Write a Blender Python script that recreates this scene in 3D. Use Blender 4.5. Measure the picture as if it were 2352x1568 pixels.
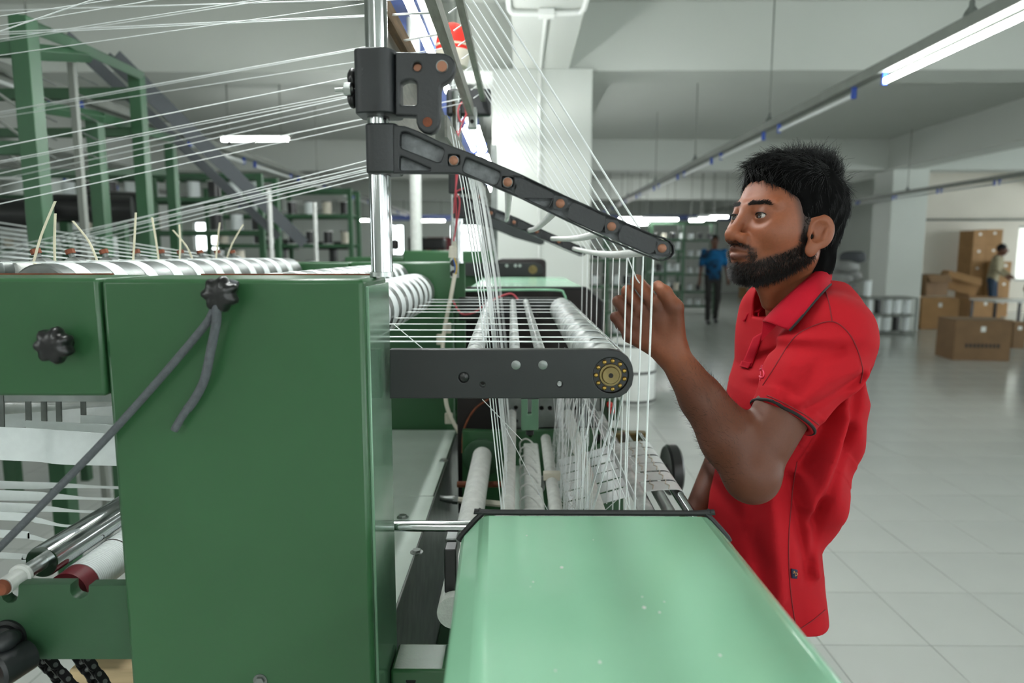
import bpy, bmesh, math, random
import numpy as np
from mathutils import Vector, Matrix
from mathutils.bvhtree import BVHTree

for _o in list(bpy.data.objects):
    bpy.data.objects.remove(_o)
SC = bpy.context.scene
COL = SC.collection
RNG = random.Random(7)

# ------------------------------------------------------------------ camera
F_PX = 1568.0
VPX, VPY = 1192.0, 580.0
CAM = Vector((0.0, 0.0, 1.45))
_th = math.atan((784 - VPY) / F_PX)
_ps = math.atan((VPX - 1176) / F_PX * math.cos(_th))
cam_d = bpy.data.cameras.new('camera')
cam_o = bpy.data.objects.new('camera', cam_d)
COL.objects.link(cam_o)
cam_o.location = CAM
cam_o.rotation_euler = (math.pi / 2 - _th, 0, _ps)
cam_d.sensor_width = 36.0
cam_d.lens = 36.0 * F_PX / 2352.0
cam_d.clip_start = 0.02
cam_d.clip_end = 100
cam_d.dof.use_dof = True
cam_d.dof.focus_distance = 1.12
cam_d.dof.aperture_fstop = 3.4
SC.camera = cam_o
_F = Vector((-math.sin(_ps) * math.cos(_th), math.cos(_ps) * math.cos(_th), -math.sin(_th)))
_U = Vector((-math.sin(_ps) * math.sin(_th), math.cos(_ps) * math.sin(_th), math.cos(_th)))
_R = Vector((math.cos(_ps), math.sin(_ps), 0))


def ray(px, py):
    return _F + (px - 1176) / F_PX * _R + (784 - py) / F_PX * _U


def W(px, py, Y):
    """point of the place that stands at distance Y and shows at px, py of the photograph"""
    d = ray(px, py)
    return CAM + d * (Y / d.y)


def WZ(px, py, z):
    d = ray(px, py)
    return CAM + d * ((z - CAM.z) / d.z)


# ------------------------------------------------------------------ world and exposure
wd = bpy.data.worlds.new('daylight')
SC.world = wd
wd.use_nodes = True
wd.node_tree.nodes['Background'].inputs[0].default_value = (0.93, 0.97, 1.0, 1)
wd.node_tree.nodes['Background'].inputs[1].default_value = 7.5
SC.view_settings.view_transform = 'Standard'
SC.view_settings.look = 'None'
SC.view_settings.gamma = 1.0
SC.view_settings.use_curve_mapping = False
SC.view_settings.exposure = 0.1
TUBE_POWER = 64.0


# ------------------------------------------------------------------ materials
def lin(c):
    c = c / 255.0
    return c / 12.92 if c <= 0.04045 else ((c + 0.055) / 1.055) ** 2.4


def rgb(r, g, b):
    return (lin(r), lin(g), lin(b), 1.0)


def mat(name, col, rough=0.5, metal=0.0, var=0.08, vscale=6.0, bump=0.0, bscale=60.0, spec=0.5,
        emit=None, estr=0.0, coat=0.0, col2=None, stretch=(1, 1, 1), trans=0.0, subs=0.0, rvar=0.0):
    m = bpy.data.materials.new(name)
    m.use_nodes = True
    nt = m.node_tree
    b = nt.nodes['Principled BSDF']
    b.inputs['Roughness'].default_value = rough
    b.inputs['Metallic'].default_value = metal
    b.inputs['Specular IOR Level'].default_value = spec
    b.inputs['Coat Weight'].default_value = coat
    b.inputs['Transmission Weight'].default_value = trans
    if subs:
        b.inputs['Subsurface Weight'].default_value = subs
        b.inputs['Subsurface Radius'].default_value = (0.012, 0.005, 0.003)
    tc = nt.nodes.new('ShaderNodeTexCoord')
    mp = nt.nodes.new('ShaderNodeMapping')
    mp.inputs['Scale'].default_value = stretch
    nt.links.new(tc.outputs['Object'], mp.inputs[0])
    no = nt.nodes.new('ShaderNodeTexNoise')
    no.inputs['Scale'].default_value = vscale
    no.inputs['Detail'].default_value = 5
    nt.links.new(mp.outputs[0], no.inputs['Vector'])
    rp = nt.nodes.new('ShaderNodeValToRGB')
    c2 = col2 if col2 else tuple(min(1, c * (1 + var)) for c in col[:3]) + (1,)
    c1 = col if col2 else tuple(c * (1 - var) for c in col[:3]) + (1,)
    rp.color_ramp.elements[0].position = 0.32
    rp.color_ramp.elements[1].position = 0.68
    rp.color_ramp.elements[0].color = c1
    rp.color_ramp.elements[1].color = c2
    nt.links.new(no.outputs['Fac'], rp.inputs[0])
    nt.links.new(rp.outputs[0], b.inputs['Base Color'])
    if rvar:
        mr = nt.nodes.new('ShaderNodeMapRange')
        mr.inputs[3].default_value = max(0.02, rough - rvar)
        mr.inputs[4].default_value = rough + rvar
        nt.links.new(no.outputs['Fac'], mr.inputs[0])
        nt.links.new(mr.outputs[0], b.inputs['Roughness'])
    if bump:
        n2 = nt.nodes.new('ShaderNodeTexNoise')
        n2.inputs['Scale'].default_value = bscale
        n2.inputs['Detail'].default_value = 4
        nt.links.new(mp.outputs[0], n2.inputs['Vector'])
        bp = nt.nodes.new('ShaderNodeBump')
        bp.inputs['Strength'].default_value = bump
        bp.inputs['Distance'].default_value = 0.002
        nt.links.new(n2.outputs['Fac'], bp.inputs['Height'])
        nt.links.new(bp.outputs[0], b.inputs['Normal'])
    if emit:
        b.inputs['Emission Color'].default_value = emit
        b.inputs['Emission Strength'].default_value = estr
    return m


M = {}
M['wall'] = mat('white_wall_paint', rgb(205, 209, 203), 0.7, var=0.03, vscale=0.7, bump=0.1, bscale=12)
M['wall_warm'] = mat('warm_lit_wall_paint', rgb(205, 200, 188), 0.7, var=0.04, vscale=0.9)  # warm tint of the daylight at the right put into the wall colour
M['ceil'] = mat('ceiling_paint', rgb(196, 200, 194), 0.8, var=0.03, vscale=0.5)
M['tile'] = mat('polished_tile', rgb(190, 193, 189), 0.16, var=0.035, vscale=1.4, spec=0.45, rvar=0.05)
M['green'] = mat('machine_green', rgb(49, 90, 56), 0.30, var=0.1, vscale=2.6, bump=0.10, bscale=160, rvar=0.06)
M['green_dk'] = mat('old_machine_green', rgb(44, 78, 52), 0.45, var=0.16, vscale=5, bump=0.15, bscale=90)
M['green_lt'] = mat('cover_green', rgb(152, 206, 172), 0.2, var=0.07, vscale=3.0, rvar=0.05, bump=0.03, bscale=60, coat=0.2)
M['green_bg'] = mat('rack_green', rgb(46, 84, 56), 0.45, var=0.12, vscale=4)
M['rust'] = mat('rust', rgb(116, 62, 38), 0.8, var=0.3, vscale=40, bump=0.4, bscale=200)
M['copper'] = mat('copper_pin', rgb(142, 98, 76), 0.45, metal=0.45, var=0.12, vscale=60)
M['brass'] = mat('brass', rgb(176, 142, 74), 0.3, metal=0.9, var=0.15, vscale=60)
M['brass_dk'] = mat('oiled_brass', rgb(120, 105, 70), 0.4, metal=0.8, var=0.2, vscale=50)
M['black_iron'] = mat('black_cast_iron', rgb(32, 35, 37), 0.45, var=0.15, vscale=20, bump=0.18, bscale=220)
M['iron_rough'] = mat('rough_cast_iron', rgb(112, 116, 118), 0.5, var=0.35, vscale=70, bump=0.8, bscale=120)
M['bar_black'] = mat('black_oxide_bar', rgb(25, 27, 28), 0.42, var=0.12, vscale=12, bump=0.06, bscale=300)
M['black'] = mat('black_plastic', rgb(20, 20, 21), 0.3, var=0.1, vscale=20)
M['rubber'] = mat('black_rubber', rgb(34, 35, 36), 0.6, var=0.1, vscale=20)
M['hollow'] = mat('dark_interior', rgb(26, 20, 18), 0.7, var=0.2, vscale=6)
M['chrome'] = mat('chrome', rgb(178, 182, 182), 0.13, metal=1.0, var=0.05, vscale=14, stretch=(1, 1, 1))
M['steel'] = mat('brushed_steel', rgb(176, 180, 178), 0.28, metal=0.95, var=0.12, vscale=25)
M['steel_dk'] = mat('dull_steel', rgb(128, 132, 130), 0.4, metal=0.85, var=0.2, vscale=25, bump=0.1, bscale=120)
M['galv'] = mat('painted_sheet', rgb(214, 226, 218), 0.4, metal=0.0, var=0.1, vscale=5, rvar=0.06)
M['edge_paint'] = mat('scratched_edge_plate', rgb(112, 146, 122), 0.14, metal=0.3, var=0.3, vscale=9, stretch=(1, 1, .25), rvar=0.08)
M['alu'] = mat('grey_flat_bar', rgb(150, 150, 142), 0.4, metal=0.6, var=0.18, vscale=18, stretch=(6, 1, 6))
M['wood'] = mat('weathered_wood', rgb(120, 98, 74), 0.75, var=0.28, vscale=14, stretch=(8, 1, 8), bump=0.3, bscale=60)
M['pale_wood'] = mat('pale_pine', rgb(196, 172, 134), 0.65, var=0.12, vscale=9, stretch=(1, 6, 8))
M['yarn'] = mat('white_yarn', rgb(236, 240, 240), 0.6, var=0.03, vscale=200)
M['ribbon'] = mat('white_ribbon', rgb(226, 232, 232), 0.6, var=0.03, vscale=60, bump=0.15, bscale=900)
M['lint'] = mat('linty_white', rgb(212, 214, 210), 0.8, var=0.09, vscale=50, bump=0.5, bscale=260)
M['lint_band'] = mat('marbled_tube', rgb(140, 146, 146), 0.4, var=0.2, vscale=26, col2=rgb(226, 228, 226), bump=0.15, bscale=200)
M['ceramic'] = mat('white_tube', rgb(206, 208, 204), 0.35, var=0.07, vscale=40, bump=0.15, bscale=150)
M['ztie'] = mat('cream_zip_tie', rgb(214, 208, 182), 0.45, var=0.06, vscale=50)
M['cord'] = mat('grey_cord', rgb(86, 90, 94), 0.7, var=0.14, vscale=160, bump=0.8, bscale=700)
M['white_pl'] = mat('white_plastic', rgb(226, 228, 224), 0.4, var=0.03, vscale=20)
M['grey_metal'] = mat('grey_track', rgb(120, 124, 118), 0.5, metal=0.3, var=0.08, vscale=8)
M['tube_on'] = mat('lit_tube', rgb(255, 255, 255), 0.5, emit=(0.97, 1.0, 0.985, 1), estr=TUBE_POWER)
M['tube_off'] = mat('unlit_tube', rgb(214, 218, 216), 0.3, var=0.02)
M['blue_cap'] = mat('blue_lampholder', rgb(40, 76, 170), 0.4)
M['navy'] = mat('navy_perforated', rgb(44, 62, 112), 0.5, var=0.2, vscale=30)
M['red_lens'] = mat('red_lens', rgb(222, 52, 44), 0.15, var=0.05, coat=0.6, spec=0.6)
M['red_wire'] = mat('red_wire', rgb(190, 74, 84), 0.5)
M['blue_wire'] = mat('blue_wire', rgb(52, 104, 190), 0.5)
M['yellow_wire'] = mat('yellow_wire', rgb(206, 168, 50), 0.5)
M['ochre'] = mat('ochre_core', rgb(196, 140, 60), 0.6, var=0.1)
M['cream'] = mat('cream_plastic', rgb(206, 200, 184), 0.5, var=0.05)
M['maroon'] = mat('maroon_roll', rgb(112, 30, 40), 0.45, var=0.1)
M['carton'] = mat('carton', rgb(158, 120, 78), 0.75, var=0.08, vscale=5)
M['carton_dk'] = mat('old_carton', rgb(120, 92, 62), 0.75, var=0.1, vscale=5)
M['tape'] = mat('parcel_tape', rgb(186, 170, 140), 0.2, var=0.05)
M['ink'] = mat('ink', rgb(46, 40, 36), 0.7)
gm_ = bpy.data.materials.new('window_glass'); gm_.use_nodes = True
_nt = gm_.node_tree
for _n in list(_nt.nodes):
    if _n.type != 'OUTPUT_MATERIAL': _nt.nodes.remove(_n)
_tr = _nt.nodes.new('ShaderNodeBsdfTransparent'); _gl = _nt.nodes.new('ShaderNodeBsdfGlossy'); _mx = _nt.nodes.new('ShaderNodeMixShader')
_gl.inputs['Roughness'].default_value = .03; _mx.inputs[0].default_value = .06
_tr.inputs[0].default_value = (.95, .97, .96, 1)
_nt.links.new(_tr.outputs[0], _mx.inputs[1]); _nt.links.new(_gl.outputs[0], _mx.inputs[2]); _nt.links.new(_mx.outputs[0], _nt.nodes['Material Output'].inputs[0])
M['glass'] = gm_
M['grey_sack'] = mat('grey_sack', rgb(150, 152, 150), 0.45, var=0.2, vscale=9, bump=0.6, bscale=30)
M['frame'] = mat('window_frame', rgb(150, 152, 150), 0.5)


# ------------------------------------------------------------------ object helpers
def _new(name, data):
    o = bpy.data.objects.new(name, data)
    COL.objects.link(o)
    return o


def tag(o, label=None, cat=None, group=None, kind=None):
    if label: o['label'] = label
    if cat: o['category'] = cat
    if group: o['group'] = group
    if kind: o['kind'] = kind
    return o


def root(name, label, cat, loc=(0, 0, 0), group=None):
    o = _new(name, None)
    o.location = loc
    o.empty_display_size = 0.05
    return tag(o, label, cat, group)


def adopt(o, parent):
    o.parent = parent
    if parent.type == 'EMPTY':
        o.matrix_parent_inverse = Matrix.Translation(-Vector(parent.location))


def dup(r, loc, label=None, rotz=None):
    c = r.copy()
    COL.objects.link(c)
    c.location = loc
    if rotz is not None: c.rotation_euler = (0, 0, rotz)
    if label: c['label'] = label
    for ch in list(r.children):
        k = ch.copy(); COL.objects.link(k); k.parent = c
        for g in list(ch.children):
            q = g.copy(); COL.objects.link(q); q.parent = k
    return c


def perp(d):
    d = d.normalized()
    a = Vector((0, 0, 1)) if abs(d.z) < 0.9 else Vector((1, 0, 0))
    u = d.cross(a).normalized()
    return u, d.cross(u).normalized()


class MB:
    def __init__(s):
        s.v, s.f = [], []

    def add(s, vs, fs):
        n = len(s.v)
        s.v.extend([tuple(v) for v in vs])
        s.f.extend([tuple(i + n for i in f) for f in fs])
        return s

    def box(s, x0, x1, y0, y1, z0, z1, mtx=None):
        vs = [Vector(p) for p in ((x0, y0, z0), (x1, y0, z0), (x1, y1, z0), (x0, y1, z0),
                                  (x0, y0, z1), (x1, y0, z1), (x1, y1, z1), (x0, y1, z1))]
        if mtx is not None: vs = [mtx @ v for v in vs]
        return s.add(vs, ((0, 3, 2, 1), (4, 5, 6, 7), (0, 1, 5, 4), (1, 2, 6, 5), (2, 3, 7, 6), (3, 0, 4, 7)))

    def bar(s, a, b, w, h, up=Vector((0, 0, 1))):
        a, b = Vector(a), Vector(b)
        d = (b - a).normalized()
        x = d.cross(up)
        x = x.normalized() if x.length > 1e-4 else perp(d)[0]
        z = x.cross(d).normalized()
        vs = []
        for p in (a, b):
            for sx, sz in ((-1, -1), (1, -1), (1, 1), (-1, 1)):
                vs.append(p + x * sx * w / 2 + z * sz * h / 2)
        return s.add(vs, ((0, 1, 2, 3), (7, 6, 5, 4), (0, 4, 5, 1), (1, 5, 6, 2), (2, 6, 7, 3), (3, 7, 4, 0)))

    def tube(s, pts, r, seg=10, cap=True):
        pts = [Vector(p) for p in pts]
        n = len(pts)
        rr = r if isinstance(r, (list, tuple)) else [r] * n
        u = None
        vs, fs = [], []
        for i, p in enumerate(pts):
            d = (pts[min(i + 1, n - 1)] - pts[max(i - 1, 0)])
            d = d.normalized() if d.length > 1e-9 else Vector((0, 0, 1))
            if u is None:
                u = perp(d)[0]
            else:
                u = (u - d * u.dot(d))
                u = u.normalized() if u.length > 1e-6 else perp(d)[0]
            w = d.cross(u)
            for k in range(seg):
                a = 2 * math.pi * k / seg
                vs.append(p + (u * math.cos(a) + w * math.sin(a)) * rr[i])
        for i in range(n - 1):
            for k in range(seg):
                k2 = (k + 1) % seg
                fs.append((i * seg + k, i * seg + k2, (i + 1) * seg + k2, (i + 1) * seg + k))
        if cap:
            fs.append(tuple(range(seg))[::-1])
            fs.append(tuple((n - 1) * seg + k for k in range(seg)))
        return s.add(vs, fs)

    def cyl(s, a, b, r, seg=20):
        return s.tube([a, b], r, seg)

    def lathe(s, prof, o, axis, seg=24):
        """prof: list of (along, radius)"""
        o, axis = Vector(o), Vector(axis).normalized()
        u, w = perp(axis)
        vs, fs = [], []
        for t, r in prof:
            for k in range(seg):
                a = 2 * math.pi * k / seg
                vs.append(o + axis * t + (u * math.cos(a) + w * math.sin(a)) * max(r, 1e-5))
        for i in range(len(prof) - 1):
            for k in range(seg):
                k2 = (k + 1) % seg
                fs.append((i * seg + k, (i + 1) * seg + k, (i + 1) * seg + k2, i * seg + k2))
        fs.append(tuple(range(seg)))
        n = (len(prof) - 1) * seg
        fs.append(tuple(n + k for k in range(seg))[::-1])
        return s.add(vs, fs)

    def ball(s, c, r, seg=12, rings=8, sc=(1, 1, 1)):
        c = Vector(c)
        vs, fs = [], []
        for i in range(rings + 1):
            t = math.pi * i / rings
            for k in range(seg):
                a = 2 * math.pi * k / seg
                vs.append(c + Vector((math.sin(t) * math.cos(a) * r * sc[0], math.sin(t) * math.sin(a) * r * sc[1],
                                      math.cos(t) * r * sc[2])))
        for i in range(rings):
            for k in range(seg):
                k2 = (k + 1) % seg
                fs.append((i * seg + k, (i + 1) * seg + k, (i + 1) * seg + k2, i * seg + k2))
        return s.add(vs, fs)

    def prism(s, poly, d):
        """closed polygon (3D points) swept by vector d"""
        poly = [Vector(p) for p in poly]
        d = Vector(d)
        n = len(poly)
        vs = poly + [p + d for p in poly]
        fs = [tuple(range(n))[::-1], tuple(range(n, 2 * n))]
        for i in range(n):
            j = (i + 1) % n
            fs.append((i, j, j + n, i + n))
        return s.add(vs, fs)

    def strip(s, A, B, th=0.0006):
        """a band between two polylines, with a little thickness"""
        A = [Vector(p) for p in A]; B = [Vector(p) for p in B]
        n = len(A)
        vs, fs = [], []
        for i in range(n):
            d = (A[min(i + 1, n - 1)] - A[max(i - 1, 0)])
            nn = d.cross(B[i] - A[i])
            nn = nn.normalized() if nn.length > 1e-9 else Vector((0, 0, 1))
            vs += [A[i] + nn * th / 2, B[i] + nn * th / 2, B[i] - nn * th / 2, A[i] - nn * th / 2]
        for i in range(n - 1):
            for k in range(4):
                k2 = (k + 1) % 4
                fs.append((4 * i + k, 4 * i + k2, 4 * i + 4 + k2, 4 * i + 4 + k))
        fs.append((3, 2, 1, 0)); m = 4 * (n - 1); fs.append((m, m + 1, m + 2, m + 3))
        return s.add(vs, fs)

    def mesh(s, name, smooth=True, ang=38):
        me = bpy.data.meshes.new(name)
        me.from_pydata(s.v, [], s.f)
        bm = bmesh.new(); bm.from_mesh(me)
        bmesh.ops.recalc_face_normals(bm, faces=bm.faces)
        bm.to_mesh(me); bm.free()
        if smooth:
            me.polygons.foreach_set('use_smooth', [True] * len(me.polygons))
            me.set_sharp_from_angle(angle=math.radians(ang))
        return me

    def build(s, name, m, parent=None, label=None, cat=None, group=None, kind=None, bevel=0, smooth=True, ang=38):
        o = _new(name, s.mesh(name, smooth, ang))
        o.data.materials.append(M[m] if isinstance(m, str) else m)
        if parent is not None: adopt(o, parent)
        if bevel:
            b = o.modifiers.new('bevel', 'BEVEL')
            b.width = bevel; b.segments = 2; b.limit_method = 'ANGLE'; b.harden_normals = False
        return tag(o, label, cat, group, kind)


def fillet(pts, r, n=4):
    """round the corners of a 2D closed polygon"""
    out = []
    P = [Vector(p) for p in pts]
    for i, p in enumerate(P):
        a, b = P[i - 1] - p, P[(i + 1) % len(P)] - p
        rr = min(r, a.length * 0.45, b.length * 0.45)
        A, B = p + a.normalized() * rr, p + b.normalized() * rr
        for k in range(n + 1):
            t = k / n
            out.append(A * (1 - t) ** 2 + p * 2 * t * (1 - t) + B * t * t)
    return out


def circle2(cx, cy, r, n=20):
    return [(cx + r * math.cos(2 * math.pi * k / n), cy + r * math.sin(2 * math.pi * k / n)) for k in range(n)]


def plate(name, outer, holes, y0, y1, m, parent=None, bevel=0.0, px=True, **kw):
    """cut plate standing in a plane of constant Y; outlines in photo pixels at distance y0 (or metres x,z)"""
    def cv(p):
        if px:
            w = W(p[0], p[1], y0); return (w.x, w.z)
        return (p[0], p[1])
    cu = bpy.data.curves.new(name, 'CURVE')
    cu.dimensions = '2D'; cu.fill_mode = 'BOTH'
    cu.extrude = max(abs(y1 - y0) / 2 - bevel, 1e-4)
    cu.bevel_depth = bevel; cu.bevel_resolution = 1; cu.offset = -bevel
    for pl in [outer] + list(holes):
        sp = cu.splines.new('POLY')
        sp.points.add(len(pl) - 1)
        for i, p in enumerate(pl):
            x, z = cv(p); sp.points[i].co = (x, z, 0, 1)
        sp.use_cyclic_u = True
    tmp = bpy.data.objects.new('tmp', cu)
    me = bpy.data.meshes.new_from_object(tmp)
    bpy.data.objects.remove(tmp)
    me.transform(Matrix(((1, 0, 0, 0), (0, 0, -1, (y0 + y1) / 2), (0, 1, 0, 0), (0, 0, 0, 1))))
    me.name = name
    me.polygons.foreach_set('use_smooth', [True] * len(me.polygons))
    me.set_sharp_from_angle(angle=math.radians(35))
    o = _new(name, me)
    me.materials.clear(); me.materials.append(M[m])
    if parent is not None: adopt(o, parent)
    return tag(o, **kw)


def bez(pts, n=8):
    """smooth curve through points (Catmull-Rom)"""
    P = [Vector(p) for p in pts]
    out = []
    for i in range(len(P) - 1):
        a, b, c, d = P[max(i - 1, 0)], P[i], P[i + 1], P[min(i + 2, len(P) - 1)]
        for k in range(n):
            t = k / n
            out.append(0.5 * ((2 * b) + (c - a) * t + (2 * a - 5 * b + 4 * c - d) * t * t + (3 * b - a - 3 * c + d) * t ** 3))
    out.append(P[-1])
    return out


def letters(text, size, m, parent, mtx, name='lettering', ext=0.0004):
    cu = bpy.data.curves.new(name, 'FONT')
    cu.body = text; cu.size = size; cu.extrude = ext; cu.align_x = 'CENTER'; cu.align_y = 'CENTER'
    tmp = bpy.data.objects.new('tmp', cu)
    me = bpy.data.meshes.new_from_object(tmp)
    bpy.data.objects.remove(tmp)
    me.transform(mtx); me.materials.clear(); me.materials.append(M[m])
    o = _new(name, me)
    adopt(o, parent)
    return o

# ================================================================== the room
CZ = 3.5            # ceiling
X0, X1, YA, YB = -15.0, 16.5, -7.0, 26.0

# floor: slab with grout, tiles near enough to tell apart as parts
fl = MB().box(X0, X1, YA, YB, -0.2, -0.003).build('floor', 'tile', smooth=False, kind='structure')
fm = bpy.data.materials.new('tiled_floor'); fm.use_nodes = True
nt = fm.node_tree; bs = nt.nodes['Principled BSDF']
tc = nt.nodes.new('ShaderNodeTexCoord')
br = nt.nodes.new('ShaderNodeTexBrick')
br.offset = 0.0
br.inputs['Scale'].default_value = 1.0
br.inputs['Brick Width'].default_value = 0.4
br.inputs['Row Height'].default_value = 0.4
br.inputs['Mortar Size'].default_value = 0.0022
br.inputs['Mortar Smooth'].default_value = 0.1
br.inputs['Color1'].default_value = rgb(188, 191, 187)
br.inputs['Color2'].default_value = rgb(192, 195, 191)
br.inputs['Mortar'].default_value = rgb(140, 142, 136)
TX0, TY0 = 0.335, 2.39        # a joint crossing of the tiling
mp = nt.nodes.new('ShaderNodeMapping'); mp.vector_type = 'POINT'
mp.inputs['Location'].default_value = (-TX0, -TY0, 0)
nt.links.new(tc.outputs['Object'], mp.inputs[0])
nt.links.new(mp.outputs[0], br.inputs['Vector'])
nt.links.new(br.outputs['Color'], bs.inputs['Base Color'])
bs.inputs['Roughness'].default_value = 0.16
bs.inputs['Specular IOR Level'].default_value = 0.45
fl.data.materials.clear(); fl.data.materials.append(fm)

tile_me = MB().box(-0.198, 0.198, -0.198, 0.198, -0.012, 0.0).mesh('tile', smooth=False)
tile_me.materials.append(M['tile'])
cnt = 0
for j in range(-1, 21):
    for i in range(-1, 22):
        cx, cy = TX0 + (i + 0.5) * 0.4, TY0 + (j + 0.5) * 0.4
        if cx > 0.78 * cy + 0.15 or cx < 0.155 * cy - 0.2: continue
        if cnt >= 300: continue
        t = _new('tile', tile_me)
        t.location = (cx, cy, 0); t.parent = fl
        cnt += 1

MB().box(X0, X1, YA, YB, CZ, CZ + 0.2).build('ceiling', 'ceil', smooth=False, kind='structure')


def wall_y(name, x0, x1, y, th, wins, m='wall', z1=CZ):
    """wall across Y=y with window openings (x0,x1,z0,z1)"""
    holes = [[(a, c), (b, c), (b, d), (a, d)] for a, b, c, d in wins]
    return plate(name, [(x0, -0.2), (x1, -0.2), (x1, z1), (x0, z1)], holes, y, y + th, m, px=False, kind='structure')


WN = [0]
def window(a, b, c, d, y, th, bars=2, rows=1, along='Y'):
    WN[0] += 1
    def bx(mb, p, q, t0, t1, r, s):
        if along == 'Y': mb.box(p, q, t0, t1, r, s)
        else: mb.box(t0, t1, p, q, r, s)
    fr = MB(); w = 0.05
    bx(fr, a, b, y + th * .3, y + th * .6, c, c + w); bx(fr, a, b, y + th * .3, y + th * .6, d - w, d)
    bx(fr, a, a + w, y + th * .3, y + th * .6, c + w, d - w); bx(fr, b - w, b, y + th * .3, y + th * .6, c + w, d - w)
    f = fr.build('window_%d' % WN[0], 'frame', smooth=False, kind='structure')
    for k in range(1, bars):
        x = a + (b - a) * k / bars
        q = MB(); bx(q, x - .025, x + .025, y + th * .32, y + th * .58, c + w, d - w); q.build('mullion', 'frame', f, smooth=False)
    for k in range(bars):
        xa, xb = a + (b - a) * k / bars + .03, a + (b - a) * (k + 1) / bars - .03
        q = MB(); bx(q, xa, xb, y + th * .44, y + th * .46, c + w, d - w); q.build('pane', 'glass', f, smooth=False)


# far wall with bright windows
bw = [(-14.6, -13.9, 1.5, 2.6), (-12.2, -11.3, 1.5, 2.6), (-9.6, -8.9, 1.5, 2.3), (-5.0, -4.3, 1.35, 2.5), (-2.6, -1.4, 1.35, 2.5)]
wall_y('wall_back', X0, 9.6, YB - 0.2, 0.2, bw)
for w in bw: window(*w, YB - 0.2, 0.2)
# nearer wall on the right, with a window behind the cartons
rw = [(12.2, 15.4, 0.75, 2.1)]
wall_y('wall_right_back', 9.3, X1, 17.0, 0.2, rw, 'wall_warm')
for w in rw: window(*w, 17.0, 0.2, bars=3)
MB().box(9.3, 9.5, 17.2, YB, -0.2, CZ).build('wall_partition', 'wall', smooth=False, kind='structure')
# side walls and the wall behind the camera, their unseen windows added and sized for the daylight they let in
def wall_x(name, x, th, wins, m='wall'):
    o = plate(name, [(YA, -0.2), (YB, -0.2), (YB, CZ), (YA, CZ)], [[(a, c), (b, c), (b, d), (a, d)] for a, b, c, d in wins],
              0, th, m, px=False, kind='structure')
    o.data.transform(Matrix(((0, 1, 0, x), (1, 0, 0, 0), (0, 0, 1, 0), (0, 0, 0, 1))))
    return o
lw = [(-4.5 + 3.6 * k, -4.5 + 3.6 * k + 2.2, 0.95, 2.5) for k in (0, 3, 6)]
wall_x('wall_left', X0, 0.2, lw)
for w in lw: window(*w, X0, 0.2, along='X')
rw2 = [(-6.0 + 3.8 * k, -6.0 + 3.8 * k + 3.4, 0.4, 2.88) for k in range(6)]
wall_x('wall_right', X1 - 0.2, 0.2, rw2, 'wall_warm')
for w in rw2: window(*w, X1 - 0.2, 0.2, along='X')
fw = [(1 + 4.0 * k, 1 + 4.0 * k + 2.6, 0.8, 2.6) for k in range(4)]
wall_y('wall_front', X0, X1, YA, 0.2, fw)
for w in fw: window(*w, YA, 0.2)

# beams and columns
BZ = 2.955
nb = 0
for yb in (-1.0, 5.95, 12.9, 19.8):
    nb += 1
    MB().box(X0, X1, yb, yb + 0.43, BZ, CZ).build('beam_cross_%d' % nb, 'ceil', smooth=False, kind='structure')
for xb, w in ((-7.3, 0.46), (-0.05, 0.46), (6.75, 0.5), (12.6, 0.5)):
    nb += 1
    MB().box(xb, xb + w, YA, YB, BZ + 0.002, CZ).build('beam_long_%d' % nb, 'ceil', smooth=False, kind='structure')
nc = 0
for yb in (5.9, 12.85, 19.75):
    for xb, w in ((-7.4, 0.66), (-0.22, 0.83), (6.85, 0.66)):
        if xb == -0.22 and yb > 6: continue
        nc += 1
        MB().box(xb, xb + w, yb, yb + 0.66, 0, BZ + 0.01).build('column_%d' % nc, 'wall', smooth=False, kind='structure', bevel=0.01)

# white conduit over the longitudinal beam and down the column
cd = root('conduit_pipe', 'white conduit pipe looped under the ceiling beam above the wide column', 'pipe', (0.16, 4.5, BZ))
MB().tube(bez([(-0.065, 3.4, BZ - .02), (-0.065, 4.3, BZ - .02), (-0.055, 4.45, BZ - .02), (-0.0, 4.5, BZ - .02), (0.34, 4.5, BZ - .02), (0.39, 4.45, BZ - .02), (0.4, 4.3, BZ - .02), (0.4, 3.4, BZ - .02)], 6), 0.016, 8).build('loop', 'white_pl', cd)
MB().tube([(0.17, 4.5, BZ - .018), (0.17, 5.86, BZ - .018), (0.17, 5.885, BZ - .05), (0.17, 5.885, 0.9)], 0.012, 8).build('riser', 'white_pl', cd)
MB().box(0.12, 0.22, 4.46, 4.54, BZ - .045, BZ - .001).build('junction_box', 'white_pl', cd, bevel=.004)

# pipe along the right rear wall
MB().tube([(9.3, 16.93, 2.24), (11.0, 16.93, 2.24), (16.2, 16.93, 2.26)], 0.028, 8).build('wall_pipe', 'grey_metal', label='thin grey pipe running along the wall above the cartons', cat='pipe')
tr_ = root('cable_tray', 'blue cable tray crossing the far end of the hall', 'cable tray', (2.5, 21.06, 2.42))
MB().box(-4, 9.0, 21.0, 21.12, 2.42, 2.58).build('tray', 'navy', tr_, smooth=False)
for xx in (-3.5, -1, 1.5, 4, 6.4, 8.5):
    MB().cyl((xx, 21.06, 2.58), (xx, 21.06, CZ), .012, 6).build('hanger_rod', 'grey_metal', tr_)


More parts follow.
